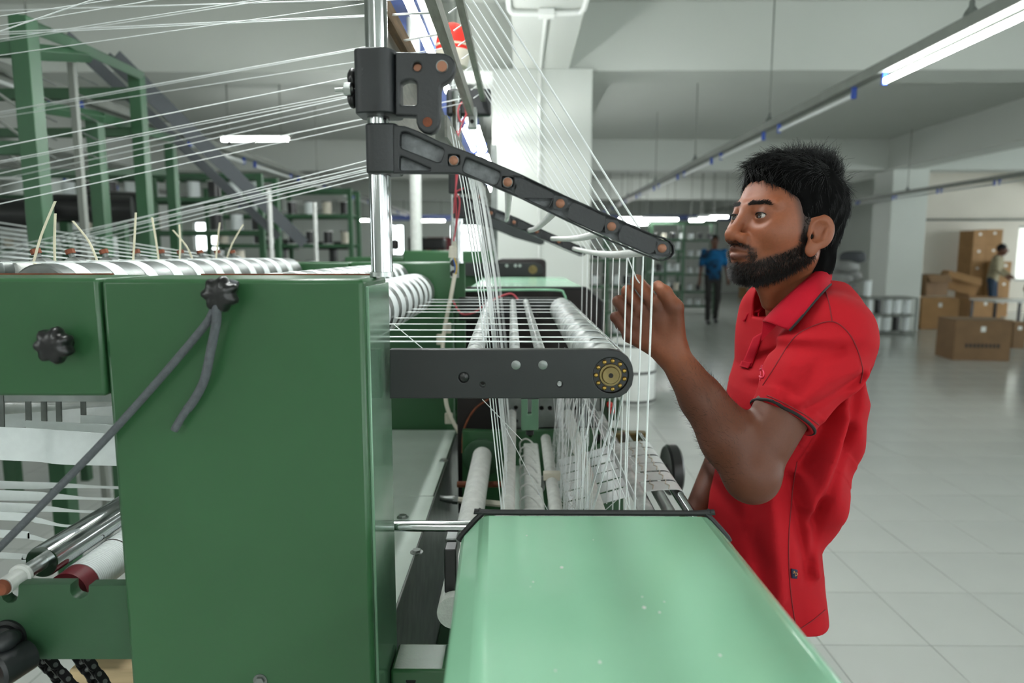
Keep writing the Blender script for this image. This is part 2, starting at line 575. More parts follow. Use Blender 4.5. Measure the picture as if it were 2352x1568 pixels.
ct_ = root('cable_tray', 'dark blue perforated cable tray running above the loom beside the lamps', 'cable tray', (-.56, 7, 2.66))
MB().box(-.66, -.46, 2.6, 12, 2.66, 2.68).build('tray', 'navy', ct_, smooth=False)
for xx in (-.66, -.465):
    MB().box(xx, xx + .005, 2.6, 12, 2.66, 2.74).build('tray_side', 'navy', ct_, smooth=False)
for yy in (3, 5, 7, 9, 11.5):
    MB().cyl((-.56, yy, 2.68), (-.56, yy, CZ), .008, 6).build('hanger_rod', 'grey_metal', ct_)


# ------------------------------------------------------------------ lamps
def lamp_tube(parent, x, y0, y1, z, on, dz=-0.075, dx=0.0):
    t = MB().cyl((x + dx, y0 + .02, z + dz), (x + dx, y1 - .02, z + dz), 0.0145, 10).build('lamp_tube', 'tube_on' if on else 'tube_off', parent)
    for yy in (y0, y1):
        MB().box(x + dx - .012, x + dx + .012, yy - .012, yy + .012, z + dz - .02, z - .02).build('lamp_holder', 'blue_cap', t, smooth=False)


def track(x, z, y0, y1, lit, label, rods, dxs=(0.0,), step=1.55, start=None):
    r = root('lamp_track', label, 'light fixture', (x, y0, z), 'hanging lamp tracks')
    MB().box(x - .035, x + .035, y0, y1, z - .03, z + .03).build('track_rail', 'grey_metal', r, bevel=.004)
    for yr in rods:
        MB().cyl((x, yr, z + .03), (x, yr, CZ), 0.006, 6).build('hanger_rod', 'grey_metal', r)
        MB().lathe([(0, .035), (.02, .03), (.045, .012), (.07, .012)], (x, yr, z + .03), (0, 0, 1), 10).build('hanger_clamp', 'steel_dk', r)
    k = 0
    y = y0 + .15 if start is None else start
    while y + 1.2 < y1:
        for dx in dxs:
            lamp_tube(r, x, y, y + 1.2, z, lit(k), dx=dx)
        y += step; k += 1
    return r


ZL = 2.47
track(2.03, ZL, -6.0, 19.5, lambda k: k in (0, 1, 2, 3, 5), 'grey lamp track on the right with one glowing tube, nearest the camera', (-3.2, -0.6, 3.25, 5.75, 8.1, 10.4, 13, 15.6), start=-4.95, step=1.545)
track(6.6, ZL, -6.0, 19.5, lambda k: False, 'long unlit lamp track over the cartons at right', (-3, 1, 4.6, 8.3, 11.9, 15.5), step=1.3)
track(-0.37, ZL, -6.0, 12, lambda k: k not in (3,), 'twin-tube lamp track directly above the green loom', (-3, 1.2, 4.2, 7, 10), dxs=(-.05, .05), step=1.5, start=-5.2)
track(-2.9, ZL, -6.0, 19, lambda k: k in (0, 1, 2, 3), 'lamp track above the thread fan at left', (-3, 1.2, 4.2, 7, 10, 14), step=1.5)
track(-6.0, ZL, -6.0, 19, lambda k: k in (0, 2, 3), 'lamp track above the creel racks at far left', (-3, 1.2, 4.2, 7, 10, 14), step=1.5)
track(-9.5, ZL, -6.0, 19, lambda k: k in (0, 2, 3), 'outermost lamp track at the left side of the hall', (-3, 1.2, 4.2, 7, 10, 14), step=1.5)


def cross_lamp(px, py, Y, L, label):
    c = W(px, py, Y)
    r = root('tube_lamp', label, 'light fixture', (c.x, c.y, c.z), 'far tube lamps')
    MB().box(c.x - L / 2 - .03, c.x + L / 2 + .03, Y - .03, Y + .03, c.z + .03, c.z + .08).build('housing', 'grey_metal', r, smooth=False)
    MB().cyl((c.x - L / 2, Y, c.z), (c.x + L / 2, Y, c.z), 0.022, 8).build('lamp_tube', 'tube_on', r)
    for s in (-.4, .4):
        MB().cyl((c.x + s * L, Y, c.z + .08), (c.x + s * L, Y, CZ), 0.008, 6).build('hanger_rod', 'grey_metal', r)


cross_lamp(586, 320, 8.5, 0.8, 'single glowing tube lamp hanging across the aisle at left')
for k, (a, b, Y, L, t) in enumerate(((1448, 502, 15.5, .5, 'far glowing tube just above the tip of the cast arm'),
                       (1517, 504, 16, .8, 'far glowing tube in the middle of the rear lamp row'),
                       (1490, 514, 18.5, 1.2, 'lower far glowing tube left of the blue tray end'),
                       (1600, 506, 17.6, .35, 'far glowing tube beside the man, left of its row'),
                       (1625, 502, 17, .4, 'far glowing tube beside the man, middle of its row'),
                       (1652, 498, 16.4, .4, 'far glowing tube beside the man, nearest his nose'),
                       (850, 506, 20, .55, 'far glowing tube left of the chrome pole'),
                       (985, 507, 20, .9, 'far glowing tube between pole and second pole'),
                       (1085, 507, 20, .8, 'far glowing tube behind the warp bundle'))):
    cross_lamp(a, b, Y, L, t)
# ================================================================== the ribbon loom
YV = Vector((0, 1, 0))
LM = root('ribbon_loom', 'green narrow-fabric ribbon loom filling the foreground with rollers, rods and covers', 'loom', (-0.2, 1.5, 0))
XL, XR, YF0, YF1, ZT = -0.523, -0.190, 0.85, 1.0, 1.4175
YFAR = 2.12


def knob(c, r, d, parent):
    """seven-lobed star grip, axis d"""
    u, w = perp(d)
    mb = MB()
    prof = ((0.0, .55), (.004, .9), (.010, 1.0), (.018, .96), (.023, .8), (.025, .4), (.0252, .02))
    seg = 56
    vs, fs = [], []
    for t, q in prof:
        for k in range(seg):
            a = 2 * math.pi * k / seg
            rr = r * q * (1 + .11 * math.cos(7 * a) * (1 if q > .5 else .3))
            vs.append(c + d * t * r / .021 + (u * math.cos(a) + w * math.sin(a)) * rr)
    for i in range(len(prof) - 1):
        for k in range(seg):
            k2 = (k + 1) % seg
            fs.append((i * seg + k, (i + 1) * seg + k, (i + 1) * seg + k2, i * seg + k2))
    fs.append(tuple((len(prof) - 1) * seg + k for k in range(seg)))
    fs.append(tuple(range(seg)))
    mb.add(vs, fs)
    o = mb.build('star_knob', 'black', parent, label='black seven-lobed star knob', ang=60)
    MB().cyl(c - d * .012, c + d * .003, r * .42, 14).build('knob_stem', 'black', o)
    return o


def bolt(c, d, r, h, m, parent, name='bolt', seg=6, washer=True):
    d = Vector(d).normalized()
    b = MB().tube([c, c + d * h], r, seg).build(name, m, parent, bevel=r * .12)
    if washer: MB().cyl(c - d * .0005, c + d * h * .22, r * 1.45, 18).build('washer', m, b)
    return b


# --- side columns and boxes of sheet metal
nc_ = MB().box(XL, XR - .004, YF0, YF1, 0, ZT).build('side_column', 'green', LM, bevel=.006)
MB().box(XR - .0045, XR, YF0 + .012, YF1 - .003, .42, ZT - .01).build('edge_plate', 'edge_paint', nc_, label='glossy scratched edge plate', bevel=.001)
sb = MB().box(-1.95, XL - .0035, YF0, YF1 - .02, 1.268, ZT + .001).build('side_box', 'green', LM, bevel=.005)
MB().box(-1.95, XL - .06, YF0 + .127, YF0 + .131, ZT, ZT + .003).build('rust_edge', 'rust', sb, smooth=False)
MB().box(XL + .06, XR - .01, YF1 - .006, YF1 + .0005, ZT - .002, ZT + .002).build('rust_edge', 'rust', nc_, smooth=False)
MB().box(-2.1, -1.953, YF0, YF1, 0, ZT).build('end_post', 'green', LM, bevel=.006)
MB().box(-2.1, -1.903, YFAR, YFAR + .15, 0, ZT).build('end_post', 'green', LM, bevel=.006)
fc = MB().box(XL, -0.203, YFAR, YFAR + .15, 0, ZT + .003).build('side_column', 'green', LM, bevel=.006)
MB().box(-1.9, XL - .0035, YFAR, YFAR + .13, 1.268, ZT + .003).build('side_box', 'green', LM, bevel=.005)
MB().box(-.205, -.168, YFAR + .02, YFAR + .03, .95, ZT + .004).build('edge_flange', 'green', fc, bevel=.003)
knob(W(155, 787, YF0) - YV * .012, .0215, -YV, sb)
KN = W(527, 672, YF0)
knob(KN - YV * .014, .0205, -YV, nc_)
bolt(W(598, 1562, YF0), -YV, .0065, .005, 'steel_dk', nc_)

# --- chrome poles with clamp and cast swing arm (near and far copy)
PX = W(877, 600, .94).x


def arm_set(dy, parent, far=False):
    """pole, upper clamp and pocketed swing arm; dy moves the whole set along the loom"""
    made = []
    D = Vector((0, dy, 0))
    def sh(o):
        o.data.transform(Matrix.Translation(D)); made.append(o); return o
    pole = sh(MB().cyl((PX, .94, ZT), (PX, .94, 1.93 if far else 2.35), .0148, 28).build('pole', 'chrome', parent))
    sh(MB().lathe([(0, .0165), (.006, .0165), (.0065, .0155)], (PX, .94, ZT + .0), (0, 0, 1), 24).build('pole_foot', 'steel', pole))
    # upper clamp: sleeve + bracket plate
    zt, zb = W(862, 113, .92).z, W(862, 262, .92).z
    s0 = W(812, 190, .915).x; s1 = W(913, 190, .915).x
    mb = MB()
    prof = fillet([(s0, .913), (s1 - .012, .905), (s1, .93), (s1, .968), (s0, .968)], .012, 5)
    mb.prism([(p.x, p.y, zb) for p in prof], (0, 0, zt - zb))
    up = sh(mb.build('clamp_sleeve', 'black_iron', parent, bevel=.002))
    out = [(908, 119), (1000, 120), (1022, 122), (1036, 129), (1044, 140), (1046, 154), (1041, 170), (1030, 184), (1015, 193), (1011, 203),
           (1010, 277), (1007, 290), (999, 301), (986, 306), (972, 303), (961, 294), (956, 281), (955, 266), (908, 264)]
    hole = fillet([(919, 190), (932, 183), (948, 183), (957, 190), (957, 241), (918, 241)], 6, 3)
    bp = sh(plate('clamp_bracket', out, [hole, circle2(958, 153, 10), circle2(982, 280, 7)], .915, .937, 'black_iron', parent, bevel=.0025))
    sh(MB().cyl(W(1015, 152, .911), W(1015, 152, .911) + YV * .03, .0066, 20).build('pin', 'copper', bp, label='copper coloured pin'))
    sh(MB().lathe([(0, .0078), (.004, .0078)], W(1015, 152, .9135), YV, 20).build('pin_collar', 'steel_dk', bp))
    sh(MB().cyl(W(958, 153, .922), W(958, 153, .922) + YV * .012, .0055, 16).build('screw', 'copper', bp))
    sh(MB().lathe([(0, .0062), (.001, .0042), (.01, .004)], W(982, 280, .914), YV, 18).build('bushing', 'rust', bp))
    if not far:
        # raised maker's marks, worn and unreadable
        for q in range(9):
            z = W(835, 150 + q * 9.3, .913).z
            for (xa, xb) in ((832, 838), (840, 853)):
                if (q * 3 + xa) % 4 == 0: continue
                a = W(xa, 200, .913).x; b = W(xb - (q % 3) * 2, 200, .913).x
                MB().box(a, b, .9105, .9145, z - .0014, z + .0014).build('raised_mark', 'black_iron', up, smooth=False)
        bolt(W(808, 205, .93), (-1, 0, 0), .009, .010, 'steel', up, 'nut', washer=False)
        MB().cyl(W(808, 205, .93), W(770, 207, .93), .003, 10).build('stud', 'steel', up)
        for yy in (180, 226):
            MB().ball(W(811, yy, .945), .011, sc=(.7, 1, 1.2)).build('clamp_lug', 'black', up)
    # swing arm
    z0, z1 = W(876, 398, .92).z, W(876, 284, .92).z
    a0, a1 = W(839, 340, .92).x, W(915, 340, .92).x
    prof = fillet([(a0, .912), (a1, .912), (a1, .968), (a0, .968)], .014, 6)
    sl = sh(MB().prism([(p.x, p.y, z0) for p in prof], (0, 0, z1 - z0)).build('arm_sleeve', 'black_iron', parent, bevel=.0025))
    out = [(903, 287), (930, 289), (960, 300), (1010, 324), (1100, 358), (1200, 401), (1300, 449), (1400, 493), (1500, 537), (1527, 545),
           (1541, 552), (1550, 564), (1551, 580), (1543, 592), (1529, 599), (1512, 599), (1400, 553), (1300, 506), (1200, 457), (1100, 414), (1052, 398), (903, 398)]
    pk = [[(919, 303), (934, 303), (1018, 341), (1020, 350), (1012, 371), (1003, 372), (918, 338)],
          [(918, 356), (989, 387), (988, 391), (917, 391)],
          [(1070, 360), (1148, 394), (1150, 402), (1141, 422), (1133, 424), (1064, 394), (1061, 386)],
          [(1196, 413), (1268, 446), (1269, 453), (1260, 474), (1252, 476), (1189, 447), (1186, 440)],
          [(1316, 467), (1388, 500), (1389, 507), (1380, 528), (1372, 529), (1309, 500), (1306, 493)],
          [(1433, 518), (1506, 551), (1508, 559), (1499, 577), (1490, 579), (1426, 551), (1423, 543)]]
    pins = [(1042, 368), (1166, 418), (1287, 467), (1405, 520), (1521, 570)]
    holes = [fillet(p, 7, 3) for p in pk]
    holes += [fillet([(x - 13, y - 14), (x + 14, y - 11), (x + 13, y + 10), (x - 13, y + 12)], 5, 2) for x, y in pins]
    arm = sh(plate('swing_arm', out, holes, .913, .927, 'black_iron', parent, bevel=.0018))
    sh(plate('arm_web', [(905, 292), (960, 304), (1100, 362), (1300, 453), (1500, 541), (1540, 560), (1540, 588), (1512, 594), (1300, 502), (1100, 410), (1054, 394), (905, 394)],
             [], .926, .936, 'iron_rough', arm))
    for x, y in pins:
        c = W(x, y, .911)
        p = sh(MB().lathe([(-.001, .0045), (0, .0058), (.03, .0062)], c, YV, 20).build('pin', 'copper', arm, label='copper coloured guide pin end'))
        sh(MB().lathe([(.003, .0066), (.008, .0066)], c, YV, 20).build('pin_collar', 'steel_dk', p))
    return made


arm_set(0, LM)
arm_set(1.19, LM, True)

# --- white bent guide tubes between the two swing arms
for pts in ([(1166, 418, .935), (1168, 452, 1.15), (1165, 500, 1.9), (1163, 505, 2.09)],
            [(1287, 467, .935), (1262, 498, 1.15), (1232, 524, 1.6), (1216, 529, 2.09)],
            [(1405, 520, .935), (1368, 538, 1.08), (1315, 548, 1.5), (1268, 548, 2.09)],
            [(1521, 570, .935), (1490, 577, .985), (1447, 582, 1.09), (1404, 584, 1.25), (1362, 580, 1.6), (1318, 571, 2.09)]):
    MB().tube(bez([W(*p) for p in pts], 9), .0062, 12).build('guide_tube', 'ceramic', LM)


def TUBE4(Y):
    ks = [(.935, 1521, 570), (.985, 1490, 577), (1.09, 1447, 582), (1.25, 1404, 584), (1.6, 1362, 580), (2.09, 1318, 571)]
    for (a, xa, ya), (b, xb, yb) in zip(ks, ks[1:]):
        if Y <= b or b == 2.09:
            t = (Y - a) / (b - a)
            return W(xa + (xb - xa) * t, ya + (yb - ya) * t, Y)


# --- flat bars and eyelet board along the loom at the top
B1 = Vector((-.143, 0, 1.865)); B2 = Vector((-.108, 0, 1.905))
MB().bar((B1.x, .6, B1.z), (B1.x, 2.12, B1.z), .018, .03).build('flat_bar', 'alu', LM)
MB().bar((B2.x, .6, B2.z), (B2.x, 2.12, B2.z), .014, .014).build('flat_bar', 'alu', LM)
cl = W(1085, 272, 2.1)
MB().box(cl.x - .012, cl.x + .014, 2.085, 2.12, cl.z - .03, cl.z + .03).build('bar_clamp', 'steel', LM, bevel=.003)
MB().cyl((cl.x, 2.08, cl.z - .012), (cl.x, 2.09, cl.z - .012), .006, 14).build('clamp_screw', 'black', LM)
fcl = W(1090, 238, 2.13)
MB().box(-.22, -.085, 2.13, 2.16, 1.86, 1.94).build('far_clamp', 'black_iron', LM, bevel=.008)
eb = MB().bar((-.262, 1.26, 1.8), (-.262, 2.15, 1.8), .010, .17).build('eyelet_board', 'alu', LM)
MB().bar((-.247, 1.26, 1.895), (-.247, 2.15, 1.895), .016, .035).build('board_batten', 'wood', eb, label='weathered wooden batten')
MB().bar((-.252, 1.26, 1.715), (-.252, 2.15, 1.715), .012, .02).build('board_batten', 'alu', eb)

MB().bar((-.104, 1.0, 1.628), (-.104, 2.12, 1.628), .004, .03).build('guide_bar', 'alu', LM)

# --- near and far roller brackets with bearing
def roller_bar(y0, dx, name='roller_bracket', near=True):
    pts = [(895, 803), (1402, 803), (1425, 807), (1443, 820), (1453, 840), (1456, 862), (1452, 884), (1440, 902), (1424, 912), (1400, 915), (895, 915)]
    hs = [circle2(1403, 862, 41, 32), circle2(1065, 867, 12), circle2(1108, 883, 6), circle2(1285, 882, 7)]
    o = plate(name, pts, hs, .95, .968, 'bar_black', LM, bevel=.0012)
    if not near: o.data.transform(Matrix.Translation((dx, y0 - .95, 0)))
    return o


rb = roller_bar(.95, 0)
c = W(1403, 862, .95)
MB().lathe([(.004, .0250), (.004, .0245), (.018, .0245)], c, YV, 36).build('bearing_seat', 'black', rb)
brg = MB().lathe([(.002, .0155), (.0035, .0165), (.013, .0165)], c, YV, 32).build('bearing_ring', 'brass_dk', rb)
MB().lathe([(-.001, .004), (-.0012, .0115), (.001, .0127), (.015, .0127)], c, YV, 32).build('shaft_end', 'brass_dk', brg)
MB().cyl(c - YV * .0015, c + YV * .002, .0035, 12).build('centre_hole_shade', 'hollow', brg)  # solid dark disc, shade of a shaft hole put into its colour
for k in range(11):
    a = 2 * math.pi * k / 11 + .3
    MB().ball(c + Vector((math.cos(a) * .0205, .004, math.sin(a) * .0205)), .0034, 8, 6).build('bearing_ball', 'brass', rb)
for x, y in ((1185, 838), (1247, 838)):
    MB().lathe([(-.0004, .001), (-.0006, .0055), (0, .0066), (.004, .0066)], W(x, y, .95), YV, 18).build('screw_head', 'steel_dk', rb)
MB().lathe([(.001, .0045), (.003, .0078), (.012, .0078)], W(1065, 867, .95), YV, 18).build('socket_screw', 'black', rb)
MB().cyl(W(1285, 882, .957), W(1285, 882, .966), .0032, 12).build('socket_screw', 'steel_dk', rb)
rb2 = roller_bar(2.075, 0, near=False)

# rollers between the brackets
RA = Vector((W(1403, 862, .95).x, 0, W(1403, 862, .95).z)); RR = .0355
MB().lathe([(0, RR - .002), (.002, RR), (1.1, RR), (1.102, RR - .002)], (RA.x, .972, RA.z), YV, 40).build('guide_roller', 'lint_band', LM)
MB().cyl((RA.x + .012, .971, RA.z + RR - .004), (RA.x + .012, 2.07, RA.z + RR - .004), .0035, 8).build('roller_rod', 'chrome', LM)
for x, xf, r, z in ((1183, 1178, .0085, 1.302), (1243, 1208, .0085, 1.302), (1088, 1124, .014, 1.297)):
    a = W(x, 800, .99); b = W(xf, 690, 2.06)
    MB().cyl((a.x, .968, z), (b.x, 2.075, z), r, 20).build('separator_rod', 'lint_band', LM)

# --- ribbon drums on the left
def drum(X, z, r, name='ribbon_drum', y0=1.0, y1=2.08, m='steel_dk', wraps=11, wm='ribbon', w=.055):
    d = MB().lathe([(0, r - .003), (.003, r), (y1 - y0, r), (y1 - y0 + .003, r - .003)], (X, y0, z), YV, 36).build(name, m, LM)
    for k in range(wraps):
        yy = y0 + .03 + k * (y1 - y0 - .06) / wraps
        MB().lathe([(0, r), (.0002, r + .0009), (w, r + .0009), (w + .0002, r)], (X, yy, z), YV, 36).build('ribbon_wrap', wm, d)
    return d


drum(W(955, 672, 2.08).x, W(955, 672, 2.08).z, .058, w=.05)
drum(W(905, 640, 2.08).x, W(905, 640, 2.08).z, .047, w=.04)
drum(W(660, 624, 2.08).x, W(660, 628, 2.08).z, .047, w=.036)

# shaft with collars, rusty set screws and zip ties
SX, SZ = -.862, W(540, 602, 2.03).z
sf = MB().cyl((SX, 1.02, SZ), (SX, 2.14, SZ), .0115, 18).build('collar_shaft', 'lint', LM)
for k, px in enumerate((-20, 85, 165, 243, 318, 375, 420, 465, 505, 540)):
    Y = -SX * F_PX / (VPX - px)
    c = Vector((SX, Y, SZ))
    co = MB().lathe([(0, .018), (.001, .0195), (.024, .0195), (.025, .018)], c, YV, 26).build('collar', 'steel_dk', LM)
    b = c + Vector((-.005, .012, .019))
    bt = MB().cyl(b, b + Vector((-.003, 0, .008)), .0055, 10).build('set_screw', 'steel_dk', co)
    MB().tube([b + Vector((-.003, 0, .007)), b + Vector((-.0055, 0, .0155))], .0085, 6).build('screw_head', 'rust', bt, label='rusty hexagon screw head')
ZT_ = [((72, 622), (95, 540), (127, 462), 1.12), ((127, 618), (125, 560), (127, 490), 1.2), ((228, 612), (205, 556), (167, 507), 1.33),
       ((305, 610), (309, 548), (312, 488), 1.45), ((366, 608), (358, 550), (349, 499), 1.56), ((412, 605), (414, 560), (412, 515), 1.68),
       ((446, 603), (428, 565), (397, 528), 1.75), ((496, 600), (499, 560), (505, 511), 1.88), ((519, 600), (533, 560), (559, 515), 1.95)]
for k, (a, b, c, Y) in enumerate(ZT_):
    Y = -SX * F_PX / (VPX - a[0]) - .004
    p = [W(*a, Y), W(*b, Y), W(*c, Y)]
    mb = MB()
    q = bez(p, 6)
    mb.strip([v - Vector((.0022, 0, 0)) for v in q], [v + Vector((.0022, 0, 0)) for v in q], .0012)
    z = mb.build('zip_tie', 'ztie', LM, label='cream plastic zip tie with its tail standing up')
    MB().box(p[0].x - .0055, p[0].x + .0055, Y - .006, Y + .004, p[0].z - .004, p[0].z + .006).build('tie_head', 'ztie', z, bevel=.001)
    MB().lathe([(0, .0118), (.0002, .0128), (.006, .0128), (.0062, .0118)], (SX, Y - .002, SZ), YV, 18).build('tie_loop', 'ztie', z)

# --- lower left: notched plate, chrome roller, ribbed roll, chain
np_ = [(-700, 1342), (3, 1342)] + [(22 + 19 * math.cos(a), 1366 + 19 * math.sin(a)) for a in (math.pi, 2.5, 1.9, 1.2, .6, 0)] + [(42, 1342),
      (161, 1342), (161, 1358)] + [(182 + 21 * math.cos(a), 1357 + 18 * math.sin(a)) for a in (2.7, 2.2, 1.57, .95, .45)] + [(203, 1358), (203, 1345), (291, 1344),
      (293, 1395), (301, 1395), (301, 1465), (306, 1467), (306, 1508), (302, 1514), (-700, 1514)]
lp = plate('notched_plate', np_, [], .87, .889, 'green_dk', LM, bevel=.001)
CR = W(95, 1291, .93)
ro = MB().lathe([(0, .0105), (0, .0225), (.002, .0235), (1.1, .0235)], (CR.x, .93, CR.z), YV, 40).build('chrome_roller', 'chrome', LM)
MB().cyl((CR.x, .86, CR.z), (CR.x, .932, CR.z), .0108, 24).build('shaft', 'steel', ro)
MB().lathe([(0, .0118), (.028, .0118), (.0285, .016), (.034, .016)], (CR.x, .858, CR.z), YV, 24).build('plastic_bush', 'ceramic', ro)
MB().lathe([(0, .003), (-.002, .009), (.004, .0112)], (CR.x, .852, CR.z), YV, 20).build('rusty_end', 'rust', ro)
RC = W(160, 1356, .94)
rl = MB().lathe([(0, .012), (0, .029), (1.0, .029)], (RC.x, .935, RC.z), YV, 36).build('take_up_roll', 'maroon', LM, label='maroon roll with a ribbed white sleeve')
prof = []
for k in range(230):
    prof += [(.03 + k * .004, .0302), (.03 + k * .004 + .003, .0302), (.03 + k * .004 + .0032, .0295), (.03 + k * .004 + .0038, .0295)]
MB().lathe(prof, (RC.x, .935, RC.z), YV, 28).build('ribbed_sleeve', 'ribbon', rl)
MB().lathe([(0, .0298), (.0002, .0307), (.0022, .0307), (.0024, .0298)], (RC.x, 1.05, RC.z), YV, 28).build('dark_thread', 'ink', rl)
# crank stub at the corner
k0 = W(22, 1460, .87)
ck = MB().lathe([(0, .024), (-.004, .024), (-.005, .019), (-.003, .017), (-.008, .016)], k0, YV, 28).build('crank_flange', 'bar_black', LM, label='black cast crank with bolt')
MB().tube(bez([W(30, 1462, .87), W(26, 1466, .85), W(8, 1475, .835), W(-25, 1492, .83)], 4), [.011] * 6 + [.013] * 7, 16).build('lever', 'black_iron', ck)
k1 = W(15, 1530, .83)
MB().lathe([(.03, .02), (-.012, .024), (-.016, .021), (-.016, .01)], k1, (.35, .9, 0), 26).build('hub', 'black_iron', ck)
MB().lathe([(-.012, .011), (-.026, .0105), (-.028, .007)], k1, (.35, .9, 0), 16).build('bolt', 'rust', ck)


def chain(p0, p1, label):
    r = root('roller_chain', label, 'chain', tuple(p0), 'drive chains under the notched plate')
    p0, p1 = Vector(p0), Vector(p1)
    L = (p1 - p0).length; n = int(L / .0135)
    d = (p1 - p0) / L
    side = Vector((.92, -.30, .2)); side = (side - d * side.dot(d)).normalized()
    for k in range(n):
        a = p0 + d * k * .0135; b = a + d * .0135
        w = .0092 if k % 2 else .0068
        for s in (-1, 1):
            mb = MB()
            o_ = side * s * w
            u = d.cross(side)
            poly = []
            for cc, a0 in ((a, math.pi / 2), (b, -math.pi / 2)):
                for q in range(5):
                    an = a0 + math.pi * q / 4
                    poly.append(cc + o_ + (d * math.cos(an) + u * math.sin(an)) * .0068)
            mb.prism(poly, side * s * .0018)
            mb.build('chain_link', 'black', r)
        MB().cyl(a - side * .0112, a + side * .0112, .0036, 8).build('chain_pin', 'steel_dk', r)
    return r


chain(W(90, 1500, .9), W(190, 1610, .9), 'left one of two black roller chains hanging below the notched plate')
chain(W(180, 1500, .9), W(262, 1610, .9), 'right one of two black roller chains hanging below the notched plate')

# grey braided cord knotted round the upper knob
cr = root('cord', 'grey braided cord hung from the star knob, one end drooping', 'cord', tuple(KN))
MB().tube(bez([W(497, 700, .825), W(486, 722, .825), W(470, 748, .83), W(380, 855, .832), W(250, 1000, .834), W(90, 1165, .836), W(-60, 1316, .838)], 6), .0049, 12).build('taut_strand', 'cord', cr)
MB().tube(bez([W(512, 690, .822), W(498, 705, .818), W(497, 740, .822), W(485, 800, .828), W(470, 870, .832), W(448, 915, .835), W(430, 940, .836)], 6), .0056, 12).build('loose_strand', 'cord', cr)
MB().tube(bez([W(432, 936, .836), W(415, 962, .836), W(400, 988, .835)], 4), [.0053, .005, .005, .005, .005, .005, .005, .005, .0045], 12).build('sealed_tip', 'cord', cr)
MB().tube(bez([W(545, 655, .838), W(525, 650, .838), W(505, 668, .838), W(498, 695, .835), W(510, 704, .832)], 5), .005, 10).build('knot_loop', 'cord', cr)

# --- fly cover at the near end: flat top with chamfers, rubber trim at the rear edge
CV_Z = W(1360, 1180, .9).z


def cover(y_far, y_near, xa, xb, xc, xd, z, dz, name, parent, m='green_lt', near_shift=0.0, body=.35, zn=0.0):
    """profile across X: xa (left foot) xb (left crease) xc (right crease) xd (right foot)"""
    def prof(y, s, zz):
        return [Vector((xa + s, y, zz - dz - body)), Vector((xa + s, y, zz - dz)), Vector((xb + s, y, zz)), Vector((xc + s, y, zz)), Vector((xd + s, y, zz - dz)), Vector((xd + s, y, zz - dz - body))]
    A, B = prof(y_far, 0, z), prof(y_near, near_shift, z + zn)
    mb = MB()
    n = 6
    mb.add(A + B, [tuple(range(n)), tuple(range(n, 2 * n))[::-1]] + [(i, i + 1, i + 1 + n, i + n) for i in range(n - 1)] + [(n - 1, 0, n, 2 * n - 1)])
    o = mb.build(name, m, parent, bevel=.008)
    return o, A


cvo, CP = cover(.9, .42, W(1058, 1236, .9).x, W(1110, 1183, .9).x, W(1620, 1183, .9).x, W(1672, 1236, .9).x, CV_Z, W(1058, 1180, .9).z - W(1058, 1236, .9).z, 'end_cover', LM, near_shift=.016, zn=.0)
tr = [p + Vector((0, .002, .001)) for p in CP]
MB().tube(bez([tr[1] + Vector((.001, 0, -.004)), tr[1], tr[2], tr[2] + Vector((.01, 0, 0)), tr[3] - Vector((.01, 0, 0)), tr[3], tr[4], tr[4] + Vector((-.001, 0, -.004))], 3), .0042, 8).build('rubber_trim', 'rubber', cvo)
for k in range(14):
    x = RNG.uniform(.0, .22); y = RNG.uniform(.5, .88)
    MB().ball((x, y, CV_Z + .0003), RNG.uniform(.0006, .0022), 7, 4, (1, 1.4, .3)).build('lint_speck', 'lint', cvo)
fco, FP = cover(2.22, 3.25, W(1040, 690, 2.22).x, W(1075, 662, 2.22).x, W(1345, 662, 2.22).x, W(1382, 700, 2.22).x, W(1200, 662, 2.22).z, .045, 'end_cover', LM, body=.5)
MB().prism([p * 1.0 + Vector((0, -.004, -.004)) for p in FP], (0, .006, 0)).build('cover_mouth_shade', 'hollow', fco, smooth=False)  # solid dark sheet, shade inside the cover put into its colour
MB().tube([FP[1], FP[2], FP[3], FP[4], FP[5]], .006, 8).build('rubber_trim', 'rubber', fco)
MB().tube(bez([W(1055, 667, 2.15), W(1150, 666, 2.15), W(1275, 666, 2.15), W(1295, 675, 2.15), W(1302, 700, 2.15)], 5), .004, 8).build('cover_rim', 'green_lt', fco)

# --- sheet-metal table, fasteners and linkages between the columns
TZ = W(980, 990, 2.1).z
tb = MB().box(-.52, -.196, 1.0, 1.52, TZ - .004, TZ).build('table_sheet', 'galv', LM, bevel=.0008)
MB().box(-.52, -.199, 1.523, 2.115, TZ - .004, TZ + .0004).build('table_sheet', 'galv', LM, bevel=.0008)
MB().box(-.196, -.192, 1.0, 2.115, TZ - .35, TZ + .001).build('table_apron', 'steel_dk', LM, bevel=.001)
for x, y in ((1020, 1058), (957, 1268), (925, 1188)):
    p = WZ(x, y, TZ)
    bolt(p, (0, 0, 1), .0085, .006, 'steel', tb)
MB().cyl((XR - .03, 1.02, W(1000, 1208, 1.02).z), (.06, 1.02, W(1000, 1208, 1.02).z), .0085, 22).build('cross_rod', 'chrome', LM)
ln = MB().tube([W(1044, 1147, 1.6), W(1160, 1158, 1.6)], .0075, 6).build('tie_rod', 'cream', LM, label='tie rod with a ball-joint end')
MB().tube(bez([W(982, 1139, 1.6), W(1000, 1141, 1.6), W(1025, 1146, 1.6), W(1044, 1147, 1.6)], 3), [.010, .012, .011, .008, .007, .007, .008, .009, .010, .010], 14).build('rod_end', 'steel_dk', ln)
MB().tube([W(1040, 1147, 1.6), W(1052, 1148, 1.6)], .011, 6).build('lock_nut', 'steel_dk', ln)
a = W(993, 1140, 1.6)
MB().cyl(a + Vector((0, 0, -.03)), a + Vector((0, 0, .022)), .007, 12).build('joint_bolt', 'black', ln)
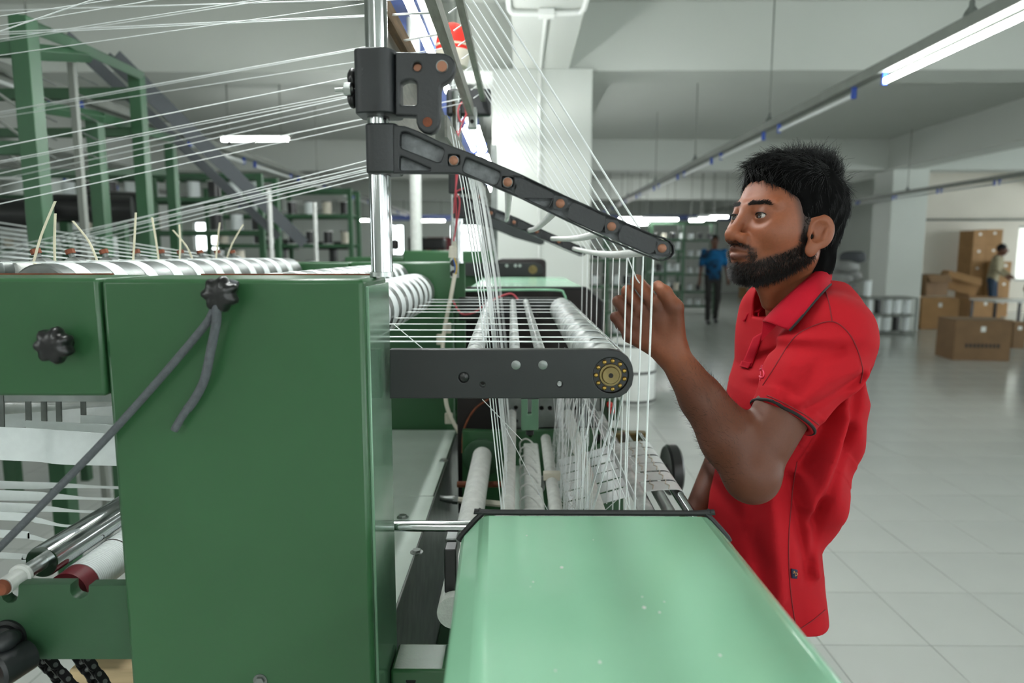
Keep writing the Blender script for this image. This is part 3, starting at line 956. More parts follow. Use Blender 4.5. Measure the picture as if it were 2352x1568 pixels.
MB().lathe([(-.03, .017), (-.024, .016)], a, (0, 0, 1), 14).build('joint_seat', 'rust', ln)
MB().box(W(1020, 1300, 1.0).x, W(1048, 1300, 1.0).x, 1.0, 1.03, W(1030, 1362, 1.0).z, W(1030, 1262, 1.0).z).build('limit_block', 'black', LM, bevel=.002)
MB().box(W(1022, 1300, 1.03).x, W(1050, 1300, 1.03).x, 1.035, 1.09, W(1030, 1290, 1.03).z, W(1030, 1240, 1.03).z).build('limit_bracket', 'steel_dk', LM, bevel=.002)
# base frame seen at the bottom
MB().box(-.188, .28, .93, 1.0, 0, W(960, 1520, .95).z).build('base_frame', 'green', LM, bevel=.004)
MB().box(-.19, .28, 1.0, 2.1, .0, .55).build('base_frame', 'green_dk', LM, bevel=.004)
bolt(W(945, 1562, .935), (0, -.6, .8), .008, .006, 'black', LM, 'socket_screw', 16)

# --- far side frame of the weaving zone
fp = plate('far_frame', [(1062, 990), (1130, 992), (1400, 988), (1432, 988), (1432, 1180), (1062, 1180)], [circle2(1218, 1000, 5), circle2(1373, 1008, 11)], 1.8, 1.83, 'green', LM, bevel=.001)
MB().lathe([(0, .052), (-.006, .052), (-.008, .046), (-.008, .03)], W(1108, 1050, 1.8), YV, 32).build('tube_flange', 'green_dk', fp)
tz = W(1108, 1045, 1.8)
MB().cyl((tz.x, .98, tz.z), (tz.x, 1.8, tz.z), .026, 26).build('white_shaft', 'lint', LM)
MB().cyl(W(1050, 1112, 1.72), W(1160, 1112, 1.72), .008, 10).build('cross_shaft', 'rust', LM)
hp = plate('drilled_plate', [(1150, 905), (1378, 905), (1378, 978), (1150, 984)],
           [circle2(x, y, 5.5, 12) for x, y in ((1185, 936), (1244, 937), (1263, 937), (1323, 938), (1185, 967), (1322, 967))], 1.84, 1.852, 'brass_dk', LM)
hp.data.materials[0] = M['steel_dk']
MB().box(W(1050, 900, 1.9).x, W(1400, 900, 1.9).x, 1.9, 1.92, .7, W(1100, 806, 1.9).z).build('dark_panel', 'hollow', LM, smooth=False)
MB().box(W(1380, 925, 1.85).x, W(1425, 925, 1.85).x, 1.86, 1.93, W(1400, 968, 1.85).z, W(1400, 920, 1.85).z).build('switch_box', 'green_dk', LM, bevel=.003)
for x, y in ((1400, 928), (1404, 942)):
    MB().lathe([(0, .009), (-.012, .009), (-.016, .006)], W(x, y, 1.86), YV, 14).build('red_button', 'red_lens', LM)
MB().box(W(1398, 1000, 1.76).x, W(1486, 1000, 1.76).x, 1.755, 1.79, W(1440, 1021, 1.76).z, W(1440, 994, 1.76).z).build('rod_bracket', 'brass_dk', LM, bevel=.004)

# --- rods of the weaving zone; D = drop below the eye
def zrod(ratio, D, r, y0, y1, m, name='weave_rod'):
    X = ratio * D
    return MB().lathe([(0, r * .6), (.003, r), (y1 - y0 - .003, r), (y1 - y0, r * .6)], (X, y0, 1.45 - D), YV, 22).build(name, m, LM)


zrod(.664, .48, .0105, .93, 1.76, 'chrome')
zrod(.586, .48, .0115, .93, 1.76, 'steel')
zrod(.508, .49, .0115, .93, 1.76, 'steel')
zrod(.497, .445, .0130, .93, 1.85, 'lint_band', 'heddle_bar')
zrod(.308, .44, .0135, .93, 1.85, 'lint', 'heddle_bar')
zrod(.146, .50, .0135, .93, 1.83, 'lint', 'lint_tube')
zrod(-.043, .44, .0125, .93, 1.85, 'lint', 'heddle_bar')
# clamp on the lint tube
p = Vector((.146 * .5, 0, .95)); yc = .5 * F_PX / (1120 - 580)
MB().box(p.x - .019, p.x + .019, yc - .01, yc + .012, .955, .972).build('tube_clamp', 'cream', LM, bevel=.002)
MB().tube(bez([(p.x - .018, yc, .962), (p.x - .02, yc, .935), (p.x - .032, yc - .01, .925), (p.x - .045, yc - .02, .922)], 4), .005, 8).build('clamp_hook', 'steel_dk', LM)
# batten with wire loops
bx = .066 * .5
bt = MB().box(bx - .020, bx + .020, .95, 1.84, .90, .938).build('reed_batten', 'lint', LM, bevel=.004)
for k in range(9):
    yy = 1.2 + k * .072
    MB().tube(bez([(bx - .026, yy, .92), (bx - .030, yy, .945), (bx - .014, yy, .957), (bx + .006, yy - .01, .945), (bx + .020, yy - .02, .915)], 4), .0022, 6).build('wire_loop', 'ceramic', bt)
MB().box(-.03, .016, .95, 1.84, .86, .875).build('lint_tray', 'galv', LM, smooth=False)
# hanging fork at the far end
fk = plate('slotted_block', [(1197, 917), (1212, 917), (1212, 952), (1221, 952), (1221, 917), (1237, 917), (1237, 985), (1234, 988), (1200, 988), (1197, 985)], [], 1.45, 1.475, 'edge_paint', LM, bevel=.001)
MB().cyl(W(1217, 988, 1.462), W(1217, 997, 1.462), .009, 14).build('block_foot', 'black', fk)
MB().box(W(1197, 917, 1.45).x, W(1237, 917, 1.45).x, 1.452, 1.474, W(1217, 917, 1.45).z, W(1217, 880, 1.45).z).build('block_hanger', 'bar_black', fk, smooth=False)

# heddle curtain: hundreds of fine wires with lint, nobody could count them
mb = MB()
for k in range(80):
    Y = RNG.uniform(1.0, 1.82)
    z0 = RNG.uniform(1.12, 1.22); z1 = RNG.uniform(.72, .86)
    xa = RNG.gauss(.108, .008); xb = RNG.gauss(.098, .010)
    mb.tube([(xa, Y, z0), ((xa + xb) / 2 + RNG.gauss(0, .004), Y + RNG.gauss(0, .01), (z0 + z1) / 2), (xb, Y + RNG.gauss(0, .02), z1)], .00045, 4, cap=False)
mb.build('heddle_wires', 'yarn', LM, kind='stuff')
mb = MB()
for k in range(200):
    Y = RNG.uniform(1.05, 1.8); x = RNG.gauss(.106, .009); z = RNG.uniform(.86, .985)
    pts = [Vector((x, Y, z))]
    for q in range(3): pts.append(pts[-1] + Vector((RNG.gauss(0, .007), RNG.gauss(0, .009), RNG.gauss(0, .010))))
    mb.tube(bez(pts, 2), .0005, 3, cap=False)
mb.build('lint_fluff', 'lint', LM, kind='stuff')

# woven ribbon bands over the front rods
for k, y in enumerate((1031, 1048, 1067, 1086, 1108, 1132)):
    Y = .47 * F_PX / (y - 580)
    mb = MB()
    hw = .0255
    pts = [(.328, .955), (.33, .973), (.319, .983), (.295, .983), (.26, .980), (.23, .972), (.16, .952), (.10, .936)]
    A = bez([Vector((x, Y - hw, z)) for x, z in pts], 3); B = bez([Vector((x, Y + hw, z)) for x, z in pts], 3)
    mb.strip(A, B, .0008)
    o = mb.build('ribbon_band', 'ribbon', LM, label='woven white ribbon band')
    mb = MB()
    for q in range(11):
        t = (q + .5) / 11
        mb.tube([a_.lerp(b_, t) + Vector((0, 0, .0006)) for a_, b_ in zip(A, B)][8:], .0005, 4, cap=False)
    mb.build('warp_ends', 'yarn', o, kind='stuff')
    for X in (.268, .30):
        MB().tube([(X - .002, Y - hw, .985), (X + .003, Y - .008, .9865), (X - .002, Y + .008, .985), (X + .003, Y + hw, .9865)], .0011, 5).build('edge_cord', 'cream', o)

# hand wheel beyond the rods
hw_ = W(1543, 1078, 1.9)
wh = MB().lathe([(-.016, .055), (-.018, .066), (-.012, .072), (.012, .072), (.018, .066), (.016, .055), (.006, .05), (-.006, .05)], hw_, (1, .06, 0), 40).build('hand_wheel', 'black', LM, label='black hand wheel')
MB().lathe([(-.006, .05), (-.004, .02), (-.02, .018), (-.02, .001)], hw_, (1, .06, 0), 24).build('wheel_hub', 'black', wh)
MB().cyl(hw_ - Vector((.12, 0, 0)), hw_, .008, 12).build('wheel_shaft', 'steel', wh)

# --- beacon, wires, connector and cable by the far pole
bc = root('beacon_light', 'red domed warning beacon on a cream base behind the flat bars', 'warning light', tuple(W(1038, 150, 2.3)))
o_ = W(1040, 118, 2.3)
MB().lathe([(-.002, .056), (.03, .055), (.06, .047), (.078, .032), (.086, .012), (.0865, .001)], o_, (0, 0, 1), 28).build('dome', 'red_lens', bc)
MB().lathe([(-.002, .057), (.004, .057)], o_ + Vector((0, 0, .012)), (0, 0, 1), 28).build('dome_band', 'ztie', bc)
MB().lathe([(-.055, .03), (-.05, .046), (-.012, .056), (-.002, .057)], o_, (0, 0, 1), 28).build('base', 'cream', bc)
MB().cyl(o_ + Vector((0, 0, -.05)), (o_.x, o_.y, ZT), .012, 12).build('stalk', 'steel', bc)
wr = root('connector_wiring', 'cream plug connector with red, blue and yellow wires and cable at far pole', 'cable', tuple(W(1042, 620, 2.04)))
MB().tube(bez([W(1042, 490, 2.04), W(1046, 440, 2.04), W(1052, 385, 2.05), W(1046, 345, 2.06), W(1056, 300, 2.06), W(1070, 262, 2.07), W(1062, 235, 2.07), W(1052, 255, 2.06), W(1060, 280, 2.06), W(1082, 245, 2.06)], 6), .0022, 6).build('red_lead', 'red_wire', wr)
MB().tube(bez([W(1041, 555, 2.04), W(1052, 500, 2.04), W(1056, 460, 2.04), W(1048, 441, 2.04), W(1066, 432, 2.04)], 5), .0022, 6).build('red_lead', 'red_wire', wr)
MB().tube(bez([W(1043, 555, 2.045), W(1048, 500, 2.045), W(1047, 441, 2.045), W(1050, 300, 2.06)], 5), .0022, 6).build('red_lead', 'red_wire', wr)
MB().tube([W(1044, 554, 2.04), W(1043, 566, 2.04), W(1041, 567, 2.04), W(1040, 592, 2.04)], [.0065, .009, .012, .013], 10).build('plug', 'cream', wr)
MB().box(W(1034, 595, 2.05).x, W(1053, 595, 2.05).x, 2.05, 2.06, W(1040, 638, 2.05).z, W(1040, 593, 2.05).z).build('outlet_plate', 'steel', wr, bevel=.001)
for yy in (604, 628):
    MB().lathe([(0, .0105), (-.003, .0105), (-.003, .004)], W(1042, yy, 2.05), YV, 16).build('grommet', 'black', wr)
MB().tube(bez([W(1041, 592, 2.035), W(1045, 610, 2.035), W(1045, 630, 2.035)], 4), .0022, 6).build('blue_lead', 'blue_wire', wr)
MB().tube(bez([W(1043, 592, 2.03), W(1049, 612, 2.03), W(1046, 630, 2.03)], 4), .0022, 6).build('yellow_lead', 'yellow_wire', wr)
MB().tube(bez([W(1045, 628, 2.035), W(1036, 680, 2.03), W(1024, 740, 2.02), W(1017, 800, 2.0), W(1022, 900, 1.98), W(1032, 950, 1.96), W(1062, 1010, 1.94), W(1072, 1060, 1.93), W(1072, 1180, 1.92)], 6), .0062, 10).build('cable', 'cream', wr)
for x, y in ((1028, 752), (1013, 778), (1032, 958)):
    MB().box(W(x - 9, y, 2.06).x, W(x + 9, y, 2.06).x, 2.04, 2.055, W(x, y + 12, 2.06).z, W(x, y - 12, 2.06).z).build('cable_mount', 'cream', wr, bevel=.002)
MB().tube(bez([W(1040, 690, 2.04), W(1060, 720, 2.03), W(1090, 717, 2.03), W(1120, 695, 2.03), W(1170, 674, 2.03), W(1190, 688, 2.03)], 6), .003, 8).build('red_lead', 'red_wire', wr)
MB().tube(bez([W(1062, 1040, 1.88), W(1066, 985, 1.89), W(1090, 940, 1.89), W(1125, 915, 1.89)], 6), .003, 8).build('brown_lead', 'rust', wr)
# ================================================================== yarns and ribbons on the loom
YR = .00125
def yarn(pts, label, group, r=YR, name='yarn'):
    return MB().tube(pts, r, 6).build(name, 'yarn', label=label, cat='yarn', group=group)


ord_ = ['first', 'second', 'third', 'fourth', 'fifth', 'sixth', 'seventh', 'eighth', 'ninth', 'tenth', 'eleventh', 'twelfth',
        'thirteenth', 'fourteenth', 'fifteenth', 'sixteenth', 'seventeenth', 'eighteenth']
# creel yarns coming in from the left to the flat bar (photo y at the left edge, y where they meet the bar)
LB = [(24, 51, 2.2), (37, -32, 1.5), (59, -30, 1.6), (72, -145, 1.4), (90, 5, 1.9), (95, 9, 2.4), (74, 80, 2.1), (79, 82, 1.9), (127, 45, 1.8), (257, 122, 2.5), (262, 124, 2.8),
      (269, 151, 2.6), (337, 171, 1.8), (370, 200, 1.9), (374, 206, 2.2), (398, 204, 2.1), (412, 215, 2.6), (427, 224, 1.9), (446, 253, 1.8), (468, 262, 1.7)]
for k, (yl, yr, YL) in enumerate(LB):
    Yb = (B1.z - 1.45) * F_PX / (580 - yr)
    Yb = max(.8, min(Yb, 2.1))
    e = Vector((B1.x - .008, Yb, B1.z + .0165))
    a = W(0, yl, YL)
    d = (a - e)
    yarn([e, a, e + d * (1.0 + 1.3 / max(abs(d.x), .3))], '%s from the top of the white yarns entering from the left edge' % (ord_[k] if k < 18 else ('nineteenth', 'twentieth')[k - 18]),
         'creel yarns entering from the left', r=.0010 + .0004 * (k % 3 == 0))
for k, (x0, yl, yr, YL) in enumerate(((177, 538, 377, 2.8), (0, 572, 391, 2.6), (0, 585, 398, 2.7), (0, 590, 402, 3.0), (0, 602, 408, 2.9), (0, 612, 418, 2.6))):
    e = W(842, yr - (yl - yr) * .05, 1.6)
    a = W(x0, yl, YL)
    e2 = Vector((-.252, 1.62 + k * .06, 1.70 - k * .004))
    yarn([e2, e, a, a + (a - e) * .6], '%s from the top of six low yarns behind the arm sleeve' % ord_[k], 'low yarns behind the arm sleeve', r=.0014)

# yarns from the second bar to the white tube and down past the hand
TY = [.985, 1.04, 1.095, 1.15, 1.21, 1.28, 1.42, 1.56, 1.68, 1.80, 1.92]
for k, Y in enumerate(TY):
    Yb = 1.03 + .1 * k
    t = TUBE4(Y)
    top = Vector((B2.x + .007, Yb, B2.z + .004))
    low = Vector((t.x + .002 + .002 * k / 10, Y, .965))
    tt = t + Vector((.0062, 0, .001))
    yarn([top + Vector((-.03, 0, -.02)), top, tt, tt + Vector((.0004, 0, -.004)), low],
         '%s from the right of the yarns hanging from the last guide tube' % ord_[k], 'yarns hanging from the last guide tube', r=.0016 - .00005 * k)
# broken yarn held in the fingers
yarn([TUBE4(1.15) + Vector((.004, -.002, .002)), W(1462, 640, 1.165), W(1470, 652, 1.18)], 'short loose yarn slanting from the guide tube into the fingertips', None, r=.0012)

# dense warp sheet falling beside the loom centre
for k in range(16):
    Y = 1.04 + .066 * k
    j = RNG.gauss(0, .0025)
    pts = [Vector((-.1015, Y, 1.635)), Vector((-.086 + j, Y, 1.55)), Vector((-.06 + j, Y, 1.38)), Vector((-.026 + j, Y, 1.036)), Vector((-.012 + j, Y, .872))]
    yarn(pts, '%s from the left of the dense warp yarns dropping through the loom' % ord_[k], 'warp sheet in the loom centre', r=.0011)
# more warp ends below the roller bar
for k in range(9):
    Y = 1.0 + .09 * k
    xt = .135 + .02 * RNG.random(); xb = .15 + .05 * RNG.random() + .03 * (k % 3)
    yarn([Vector((RA.x + RR * .9, Y, RA.z - .012)), Vector((xt + .01, Y, 1.12)), Vector((xb, Y + RNG.uniform(-.05, .05), .985)), Vector((xb - .05 * (k % 2), Y, .93))],
         '%s nearest of the yarns leading down from the guide roller' % ord_[k], 'yarns below the guide roller', r=.0010)
for k, (a, b) in enumerate((((1108, 917, 1.05), (1198, 1010, 1.2)), ((1150, 960, 1.2), (1262, 1180, 1.25)), ((905, 745, 1.06), (978, 806, .99)))):
    yarn([W(*a), W(*b)], ('stray yarn crossing under the roller bracket to the batten', 'stray yarn slanting across the wire loops', 'thin stray yarn hanging beside the near column')[k], None, r=.0007)

# narrow white ribbons: drum -> guide roller -> down
DX, DZ = W(955, 672, 2.08).x, W(955, 672, 2.08).z
for k, y in enumerate((688, 694, 702, 710, 717, 731, 745, 759, 775, 786)):
    Y = (1.45 - (RA.z + RR)) * F_PX / (y - 580)
    mb = MB(); hw = .0068
    P = [(DX + .052, RA.z + RR + .0012), (-.05, RA.z + RR + .0012)]
    for q in range(9):
        a = math.pi / 2 - q * .22
        P.append((RA.x + math.cos(a) * (RR + .001), RA.z + math.sin(a) * (RR + .001)))
    P += [(RA.x + .02, 1.17), (.11, 1.02)]
    A = [Vector((x, Y - hw, z)) for x, z in P]; B = [Vector((x, Y + hw, z)) for x, z in P]
    mb.strip(A, B, .0008)
    mb.build('ribbon', 'ribbon', label='%s farthest narrow white ribbon stretched flat to the guide roller' % ord_[k], cat='ribbon', group='ribbons on the roller bed')

# flat ribbons fanning in from the left over the collar shaft
for k, px in enumerate((-60, 20, 125, 205, 280, 345, 398, 442, 485, 522)):
    Y = -SX * F_PX / (VPX - px)
    yl = 660 - 14.5 * k
    e = Vector((SX + .0, Y, SZ + .0127)); e0 = Vector((SX + .14, Y, SZ + .012))
    a = W(0, 512 + (9 - k) * 11, 2.3 + .12 * k)
    b = e + (a - e) * 2.2
    hw = .010
    mb = MB()
    mb.strip([e0 - YV * hw, e - YV * hw, a + Vector((0, -hw, 0)), b + Vector((0, -hw, -.004))], [e0 + YV * hw, e + YV * hw, a + Vector((0, hw, .004)), b + Vector((0, hw, .0))], .0008)
    mb.build('ribbon', 'ribbon', label='%s nearest flat white ribbon sloping from the left to the collar shaft' % ord_[k], cat='ribbon', group='ribbons over the collar shaft')

# woven ribbons under the side box
def px_ribbon(top, bot, Ys, label):
    A = bez([W(x, y, Y) for (x, y), Y in zip(top, Ys)], 5); B = bez([W(x, y, Y) for (x, y), Y in zip(bot, Ys)], 5)
    MB().strip(A, B, .0008).build('ribbon', 'ribbon', label=label, cat='ribbon', group='woven ribbons under the side box')


px_ribbon([(-700, 960), (0, 980), (140, 988), (300, 1000)], [(-700, 1040), (0, 1056), (140, 1066), (300, 1070)], [1.02, 1.02, 1.04, 1.06], 'widest white ribbon, with a dotted upper edge, under the side box')
px_ribbon([(60, 965), (160, 970), (300, 978)], [(60, 985), (160, 992), (300, 1004)], [1.12, 1.13, 1.14], 'white ribbon directly behind the widest ribbon')
px_ribbon([(185, 953), (240, 955), (300, 958)], [(185, 972), (240, 974), (300, 976)], [1.2, 1.21, 1.22], 'short white ribbon close to the column behind the fingers')
px_ribbon([(-500, 985), (60, 948), (180, 938), (300, 930)], [(-500, 1010), (60, 980), (180, 972), (300, 950)], [1.26, 1.3, 1.34, 1.4], 'white ribbon hanging twisted behind the steel fingers')
for k, (y0, y1, h) in enumerate(((1104, 1117, 20), (1125, 1143, 26), (1153, 1172, 24), (1174, 1205, 22), (1216, 1240, 20), (1268, 1290, 16))):
    x1 = 300 - k * 38
    px_ribbon([(-620, y0 - 20), (0, y0), (x1 * .45, (y0 + y1) / 2 - 2), (x1 * .75, y1 - 2), (x1, y1)], [(-620, y0 + h - 18), (0, y0 + h - 2), (x1 * .45, (y0 + y1) / 2 + h * .5), (x1 * .75, y1 + 4), (x1, y1 + 7)],
              [1.05 + .05 * (5 - k)] * 5, '%s from the top of the twisted ribbons running to the chrome roller' % ord_[k])
for k, (x, y0, y1) in enumerate(((2, 920, 980), (64, 920, 966), (100, 920, 967), (134, 918, 968), (190, 917, 954))):
    o = MB().bar(W(x, y0 - 30, 1.16 + .03 * k), W(x + 2, y1, 1.16 + .03 * k), .010, .003, up=YV).build('guide_finger', 'steel_dk', LM)
MB().cyl(W(-900, 935, 1.45), W(330, 930, 1.45), .022, 16).build('fabric_roller', 'steel', LM)
MB().box(-1.95, -.53, 1.16, 1.3, W(0, 908, 1.2).z - .002, W(0, 908, 1.2).z + .012).build('finger_rail', 'steel', LM, smooth=False)
# pine crate board under the notched plate
MB().box(-.75, -.53, 1.05, 1.4, 0, W(250, 1512, 1.05).z - .02).build('pine_box', 'pale_wood', label='pale pine box standing under the loom behind the chains', cat='box', bevel=.004)
# ================================================================== the second loom behind
L2 = root('ribbon_loom', 'second green loom behind the first, only its dark roller bracket and top showing', 'loom', (0, 4.2, 0))
MB().box(W(925, 580, 3.5).x, W(1135, 580, 3.5).x, 3.5, 3.65, 0, W(1000, 575, 3.5).z).build('side_column', 'green', L2, bevel=.01)
MB().box(W(790, 580, 3.9).x, W(930, 580, 3.9).x, 3.9, 4.0, 1.25, W(850, 590, 3.9).z).build('side_box', 'green', L2, bevel=.01)
o = plate('roller_bracket', [(1060, 603), (1228, 603), (1243, 608), (1249, 618), (1244, 628), (1230, 634), (1060, 634)], [], 3.45, 3.48, 'bar_black', L2, bevel=.002)
MB().lathe([(0, .022), (-.004, .022), (-.004, .01)], W(1224, 619, 3.45), YV, 20).build('bearing', 'brass_dk', o)
for x in (1164, 1184, 1194):
    MB().lathe([(0, .008), (-.003, .008)], W(x, 610, 3.45), YV, 12).build('screw_head', 'steel', o)
MB().box(W(1140, 600, 3.55).x, W(1255, 600, 3.55).x, 3.55, 4.1, .3, W(1200, 595, 3.55).z).build('dark_housing', 'hollow', L2, bevel=.02)
a = plate('swing_arm', [(1050, 487), (1110, 490), (1180, 515), (1250, 552), (1250, 560), (1240, 562), (1180, 545), (1120, 520), (1050, 512)], [], 3.45, 3.5, 'black_iron', L2, bevel=.004)
MB().cyl((W(955, 500, 3.55).x, 3.55, 1.4), (W(955, 400, 3.55).x, 3.55, 2.6), .03, 14).build('pole', 'ceramic', L2)
MB().box(W(1128, 400, 3.6).x, W(1142, 400, 3.6).x, 3.6, 3.65, 1.3, 2.0).build('pole', 'steel_dk', L2)

# ================================================================== creels at the left
def creel(name, label, bars, group=None):
    """bars: (kind, p, q, width, height)"""
    ps = [Vector(b[1]) for b in bars]
    r = root(name, label, 'yarn rack', (sum(p.x for p in ps) / len(ps), sum(p.y for p in ps) / len(ps), 0), group)
    for b in bars:
        MB().bar(b[1], b[2], b[3], b[4], up=YV).build(b[0], b[5] if len(b) > 5 else 'green_bg', r, bevel=.003)
    return r


def post(px, py, Y, w, kind='post', m='green_bg'):
    a = W(px, py, Y)
    return (kind, (a.x, Y, a.z), (a.x, Y, 0), w, w, m)


def rail(x0, y0, Y0, x1, y1, Y1, w, kind='rail', m='green_bg'):
    return (kind, tuple(W(x0, y0, Y0)), tuple(W(x1, y1, Y1)), w, w * .8, m)


bars = [post(52, 40, 2.6, .066), post(-330, 40, 2.6, .066), post(216, 262, 3.7, .066), post(313, 172, 3.95, .066), post(391, 330, 4.7, .06), post(-60, 172, 3.95, .066),
        post(163, 130, 3.3, .03, m='grey_metal'),
        rail(-340, 112, 2.6, 60, 112, 2.6, .055), rail(60, 118, 2.62, 205, 128, 3.3, .05), rail(40, 48, 2.6, 150, 92, 3.0, .045), rail(150, 92, 3.0, 322, 172, 3.95, .045),
        rail(-60, 218, 3.9, 320, 215, 3.95, .06, m='green_dk'), rail(-100, 306, 3.95, 316, 304, 3.95, .05, m='green_dk'), rail(60, 240, 3.2, 230, 268, 3.7, .05),
        rail(230, 268, 3.7, 395, 318, 4.7, .05), rail(-300, 345, 2.7, 60, 340, 2.7, .05), rail(-100, 398, 3.95, 390, 396, 4.7, .04, m='green_dk')]
creel('yarn_creel', 'tall green yarn creel of square posts at the left edge', bars)
for k in range(14):        # thread pegs of the creel, dark wires
    pass
cw = bpy.data.objects['yarn_creel']
for k in range(10):
    y = 170 + 42 * (k % 5); x = (80 if k < 5 else 175)
    Y = 2.75 if k < 5 else 3.35
    MB().tube([W(x - 4, y, Y), W(x + 50, y + 26, Y + .2)], .004, 6).build('thread_peg', 'steel_dk', cw)
for k in range(4):
    MB().tube([W(-10, 150 + 60 * k, 2.9), W(70, 205 + 62 * k, 3.0)], .007, 6).build('slanted_strut', 'grey_metal', cw)

# dark webbing bands sloping down from the creel
for k, (x0, y0, x1, y1, w) in enumerate(((150, 82, 640, 545, .035), (245, 130, 668, 535, .03), (262, 132, 700, 560, .05))):
    A, B = W(x0, y0, 3.9), W(x1, y1, 6.2)
    q = Vector((w * .7, 0, w * .7))
    MB().strip([A - q, (A + B) / 2 - q, B - q], [A + q, (A + B) / 2 + q, B + q], .004).build('webbing_band', 'cord',
        label=('lowest', 'middle', 'broad upper')[k] + ' dark grey webbing band sloping down from the green creel', cat='webbing', group='dark webbing bands')

# big black rolls with ochre cores
def roll(px, py, Y, r, L, label, sup=True):
    c = W(px, py, Y)
    ro = root('fabric_roll', label, 'roll', (c.x, Y, 0), 'black rolls behind the creel')
    ax = Vector((.93, .36, 0)).normalized()
    MB().lathe([(0, r * .52), (0, r), (.01, r * 1.02), (L * .5, r), (L, r * .98), (L + .001, r * .4)], c, ax, 26).build('roll', 'black', ro)
    MB().lathe([(-.012, r * .25), (-.012, r * .4), (-.008, r * .5), (.05, r * .5)], c, ax, 20).build('core', 'ochre', ro)
    for t in (.12, .85):
        q = c + ax * L * t
        MB().bar((q.x, q.y, 0), (q.x, q.y, c.z - r * .98), .05, .05, up=YV).build('stand', 'green_dk', ro)


roll(126, 478, 4.2, .085, .42, 'black roll with an ochre core behind the left creel post')
roll(-40, 490, 3.9, .085, .3, 'black roll cut off by the left picture edge')
roll(205, 470, 5.0, .10, .35, 'black roll behind the second creel post')

# ------------------------------------------------------------------ mid-distance creel racks with bobbins
BOB = {}
def bobbin_proto(key, m):
    r = root('bobbin', 'bobbin', 'bobbin', (0, 0, 0))
    MB().cyl((0, 0, .008), (0, 0, .152), .055, 12).build('yarn_winding', m, r)
    for z in (0, .152):
        MB().cyl((0, 0, z), (0, 0, z + .008), .068, 12).build('flange', 'black' if m != 'black' else 'white_pl', r)
    BOB[key] = [r, False]


def bobbin(key, loc, label, group):
    r, used = BOB[key]
    if not used:
        BOB[key][1] = True
        r.location = loc; r['label'] = label; r['group'] = group
        return r
    c = dup(r, loc, label); c['group'] = group
    return c


bobbin_proto('w', 'ribbon'); bobbin_proto('b', 'black'); bobbin_proto('c', 'cream')
RW = ['top', 'second', 'third', 'fourth', 'lowest']


def bobbin_rack(x0, x1, y, zs, n, where, seed, m='green_bg', fill=.93, top=None, depth=.4):
    rg = random.Random(seed)
    zt = top if top else zs[0] + .35
    bars = []
    for x in (x0, (x0 + x1) / 2, x1):
        for yy in (y, y + depth):
            bars.append(('post', (x, yy, zt), (x, yy, 0), .05, .05, m))
    for z in list(zs) + [zt]:
        for yy in (y, y + depth):
            bars.append(('rail', (x0, yy, z - .02), (x1, yy, z - .02), .04, .035, m))
    r = root('bobbin_rack', 'green bobbin rack %s' % where, 'yarn rack', ((x0 + x1) / 2, y + depth / 2, 0), 'bobbin racks in the hall')
    for b in bars:
        MB().bar(b[1], b[2], b[3], b[4], up=YV).build(b[0], b[5], r)
    for z in zs:
        MB().box(x0, x1, y + .02, y + depth - .02, z - .012, z).build('shelf', m, r, smooth=False)
    for iz, z in enumerate(zs):
        for k in range(n):
            if rg.random() > fill: continue
            x = x0 + (x1 - x0) * (k + .5) / n
            key = rg.choice('wwbbc')
            bobbin(key, (x, y + depth * .4, z + .0005), '%s bobbin %s from left, %s shelf, rack %s' % ({'w': 'white', 'b': 'black', 'c': 'cream'}[key], ord_[k], RW[min(iz, 4)], where), 'bobbins on the racks')


bobbin_rack(-4.3, -2.35, 6.3, (1.95, 1.65, 1.32, 1.02), 10, 'behind the zip ties', 1, top=2.16)
bobbin_rack(-3.7, -2.0, 8.2, (1.9, 1.55, 1.2, .9), 8, 'left of the chrome pole', 2, top=2.2)
bobbin_rack(-8.2, -6.2, 9.0, (1.9, 1.5, 1.1, .7), 8, 'farthest left beyond the creel', 3, top=2.2)
bobbin_rack(.95, 1.75, 10.5, (1.35, .95, .55, .2), 5, 'beyond the hanging yarns', 4, top=1.75, m='green_dk')
bobbin_rack(3.1, 4.6, 16.2, (1.75, 1.35, .95, .55, .2), 7, 'behind the walking person', 5, top=2.15, m='green_dk', fill=.9)
# green winding frame with spools on the aisle
bobbin_rack(2.35, 3.0, 12.6, (1.5, 1.1, .75, .4), 4, 'on the aisle beside the walking person', 6, top=1.7, fill=.55)

# dark machine heads and table in the distance, seen against the windows
dm = root('far_machine', 'row of dark machine heads on a table in front of the bright windows', 'machine', (-2, 12, 0))
MB().box(-4.6, -.9, 11.8, 12.6, 1.1, 1.16).build('table_top', 'grey_metal', dm, bevel=.01)
for x in (-4.5, -2.7, -1.0):
    MB().box(x - .03, x + .03, 11.9, 12.0, 0, 1.1).build('leg', 'green_dk', dm)
for x, w, h in ((-4.2, .5, .3), (-3.3, .6, .24), (-2.3, .3, .3), (-1.5, .4, .34)):
    MB().box(x - w / 2, x + w / 2, 12.0, 12.4, 1.16, 1.16 + h * .45).build('machine_bed', 'black', dm, bevel=.03)
    MB().box(x - w / 2, x + w / 2, 12.0, 12.4, 1.5, 1.5 + h * .6).build('machine_head', 'black', dm, bevel=.03)
    MB().box(x - .05, x + .05, 12.1, 12.3, 1.16, 1.5).build('machine_neck', 'bar_black', dm, bevel=.01)
bg = W(995, 542, 13.5)
MB().box(bg.x - .15, bg.x + .35, 13.5, 13.8, 1.45, 1.75).build('storage_bin', 'maroon', label='maroon bin on top of the far cabinet', cat='bin', bevel=.03)
MB().box(bg.x - .5, bg.x - .16, 13.5, 13.8, 1.45, 1.75).build('storage_bin', 'black', label='black bin beside the maroon one on the far cabinet', cat='bin', bevel=.03)
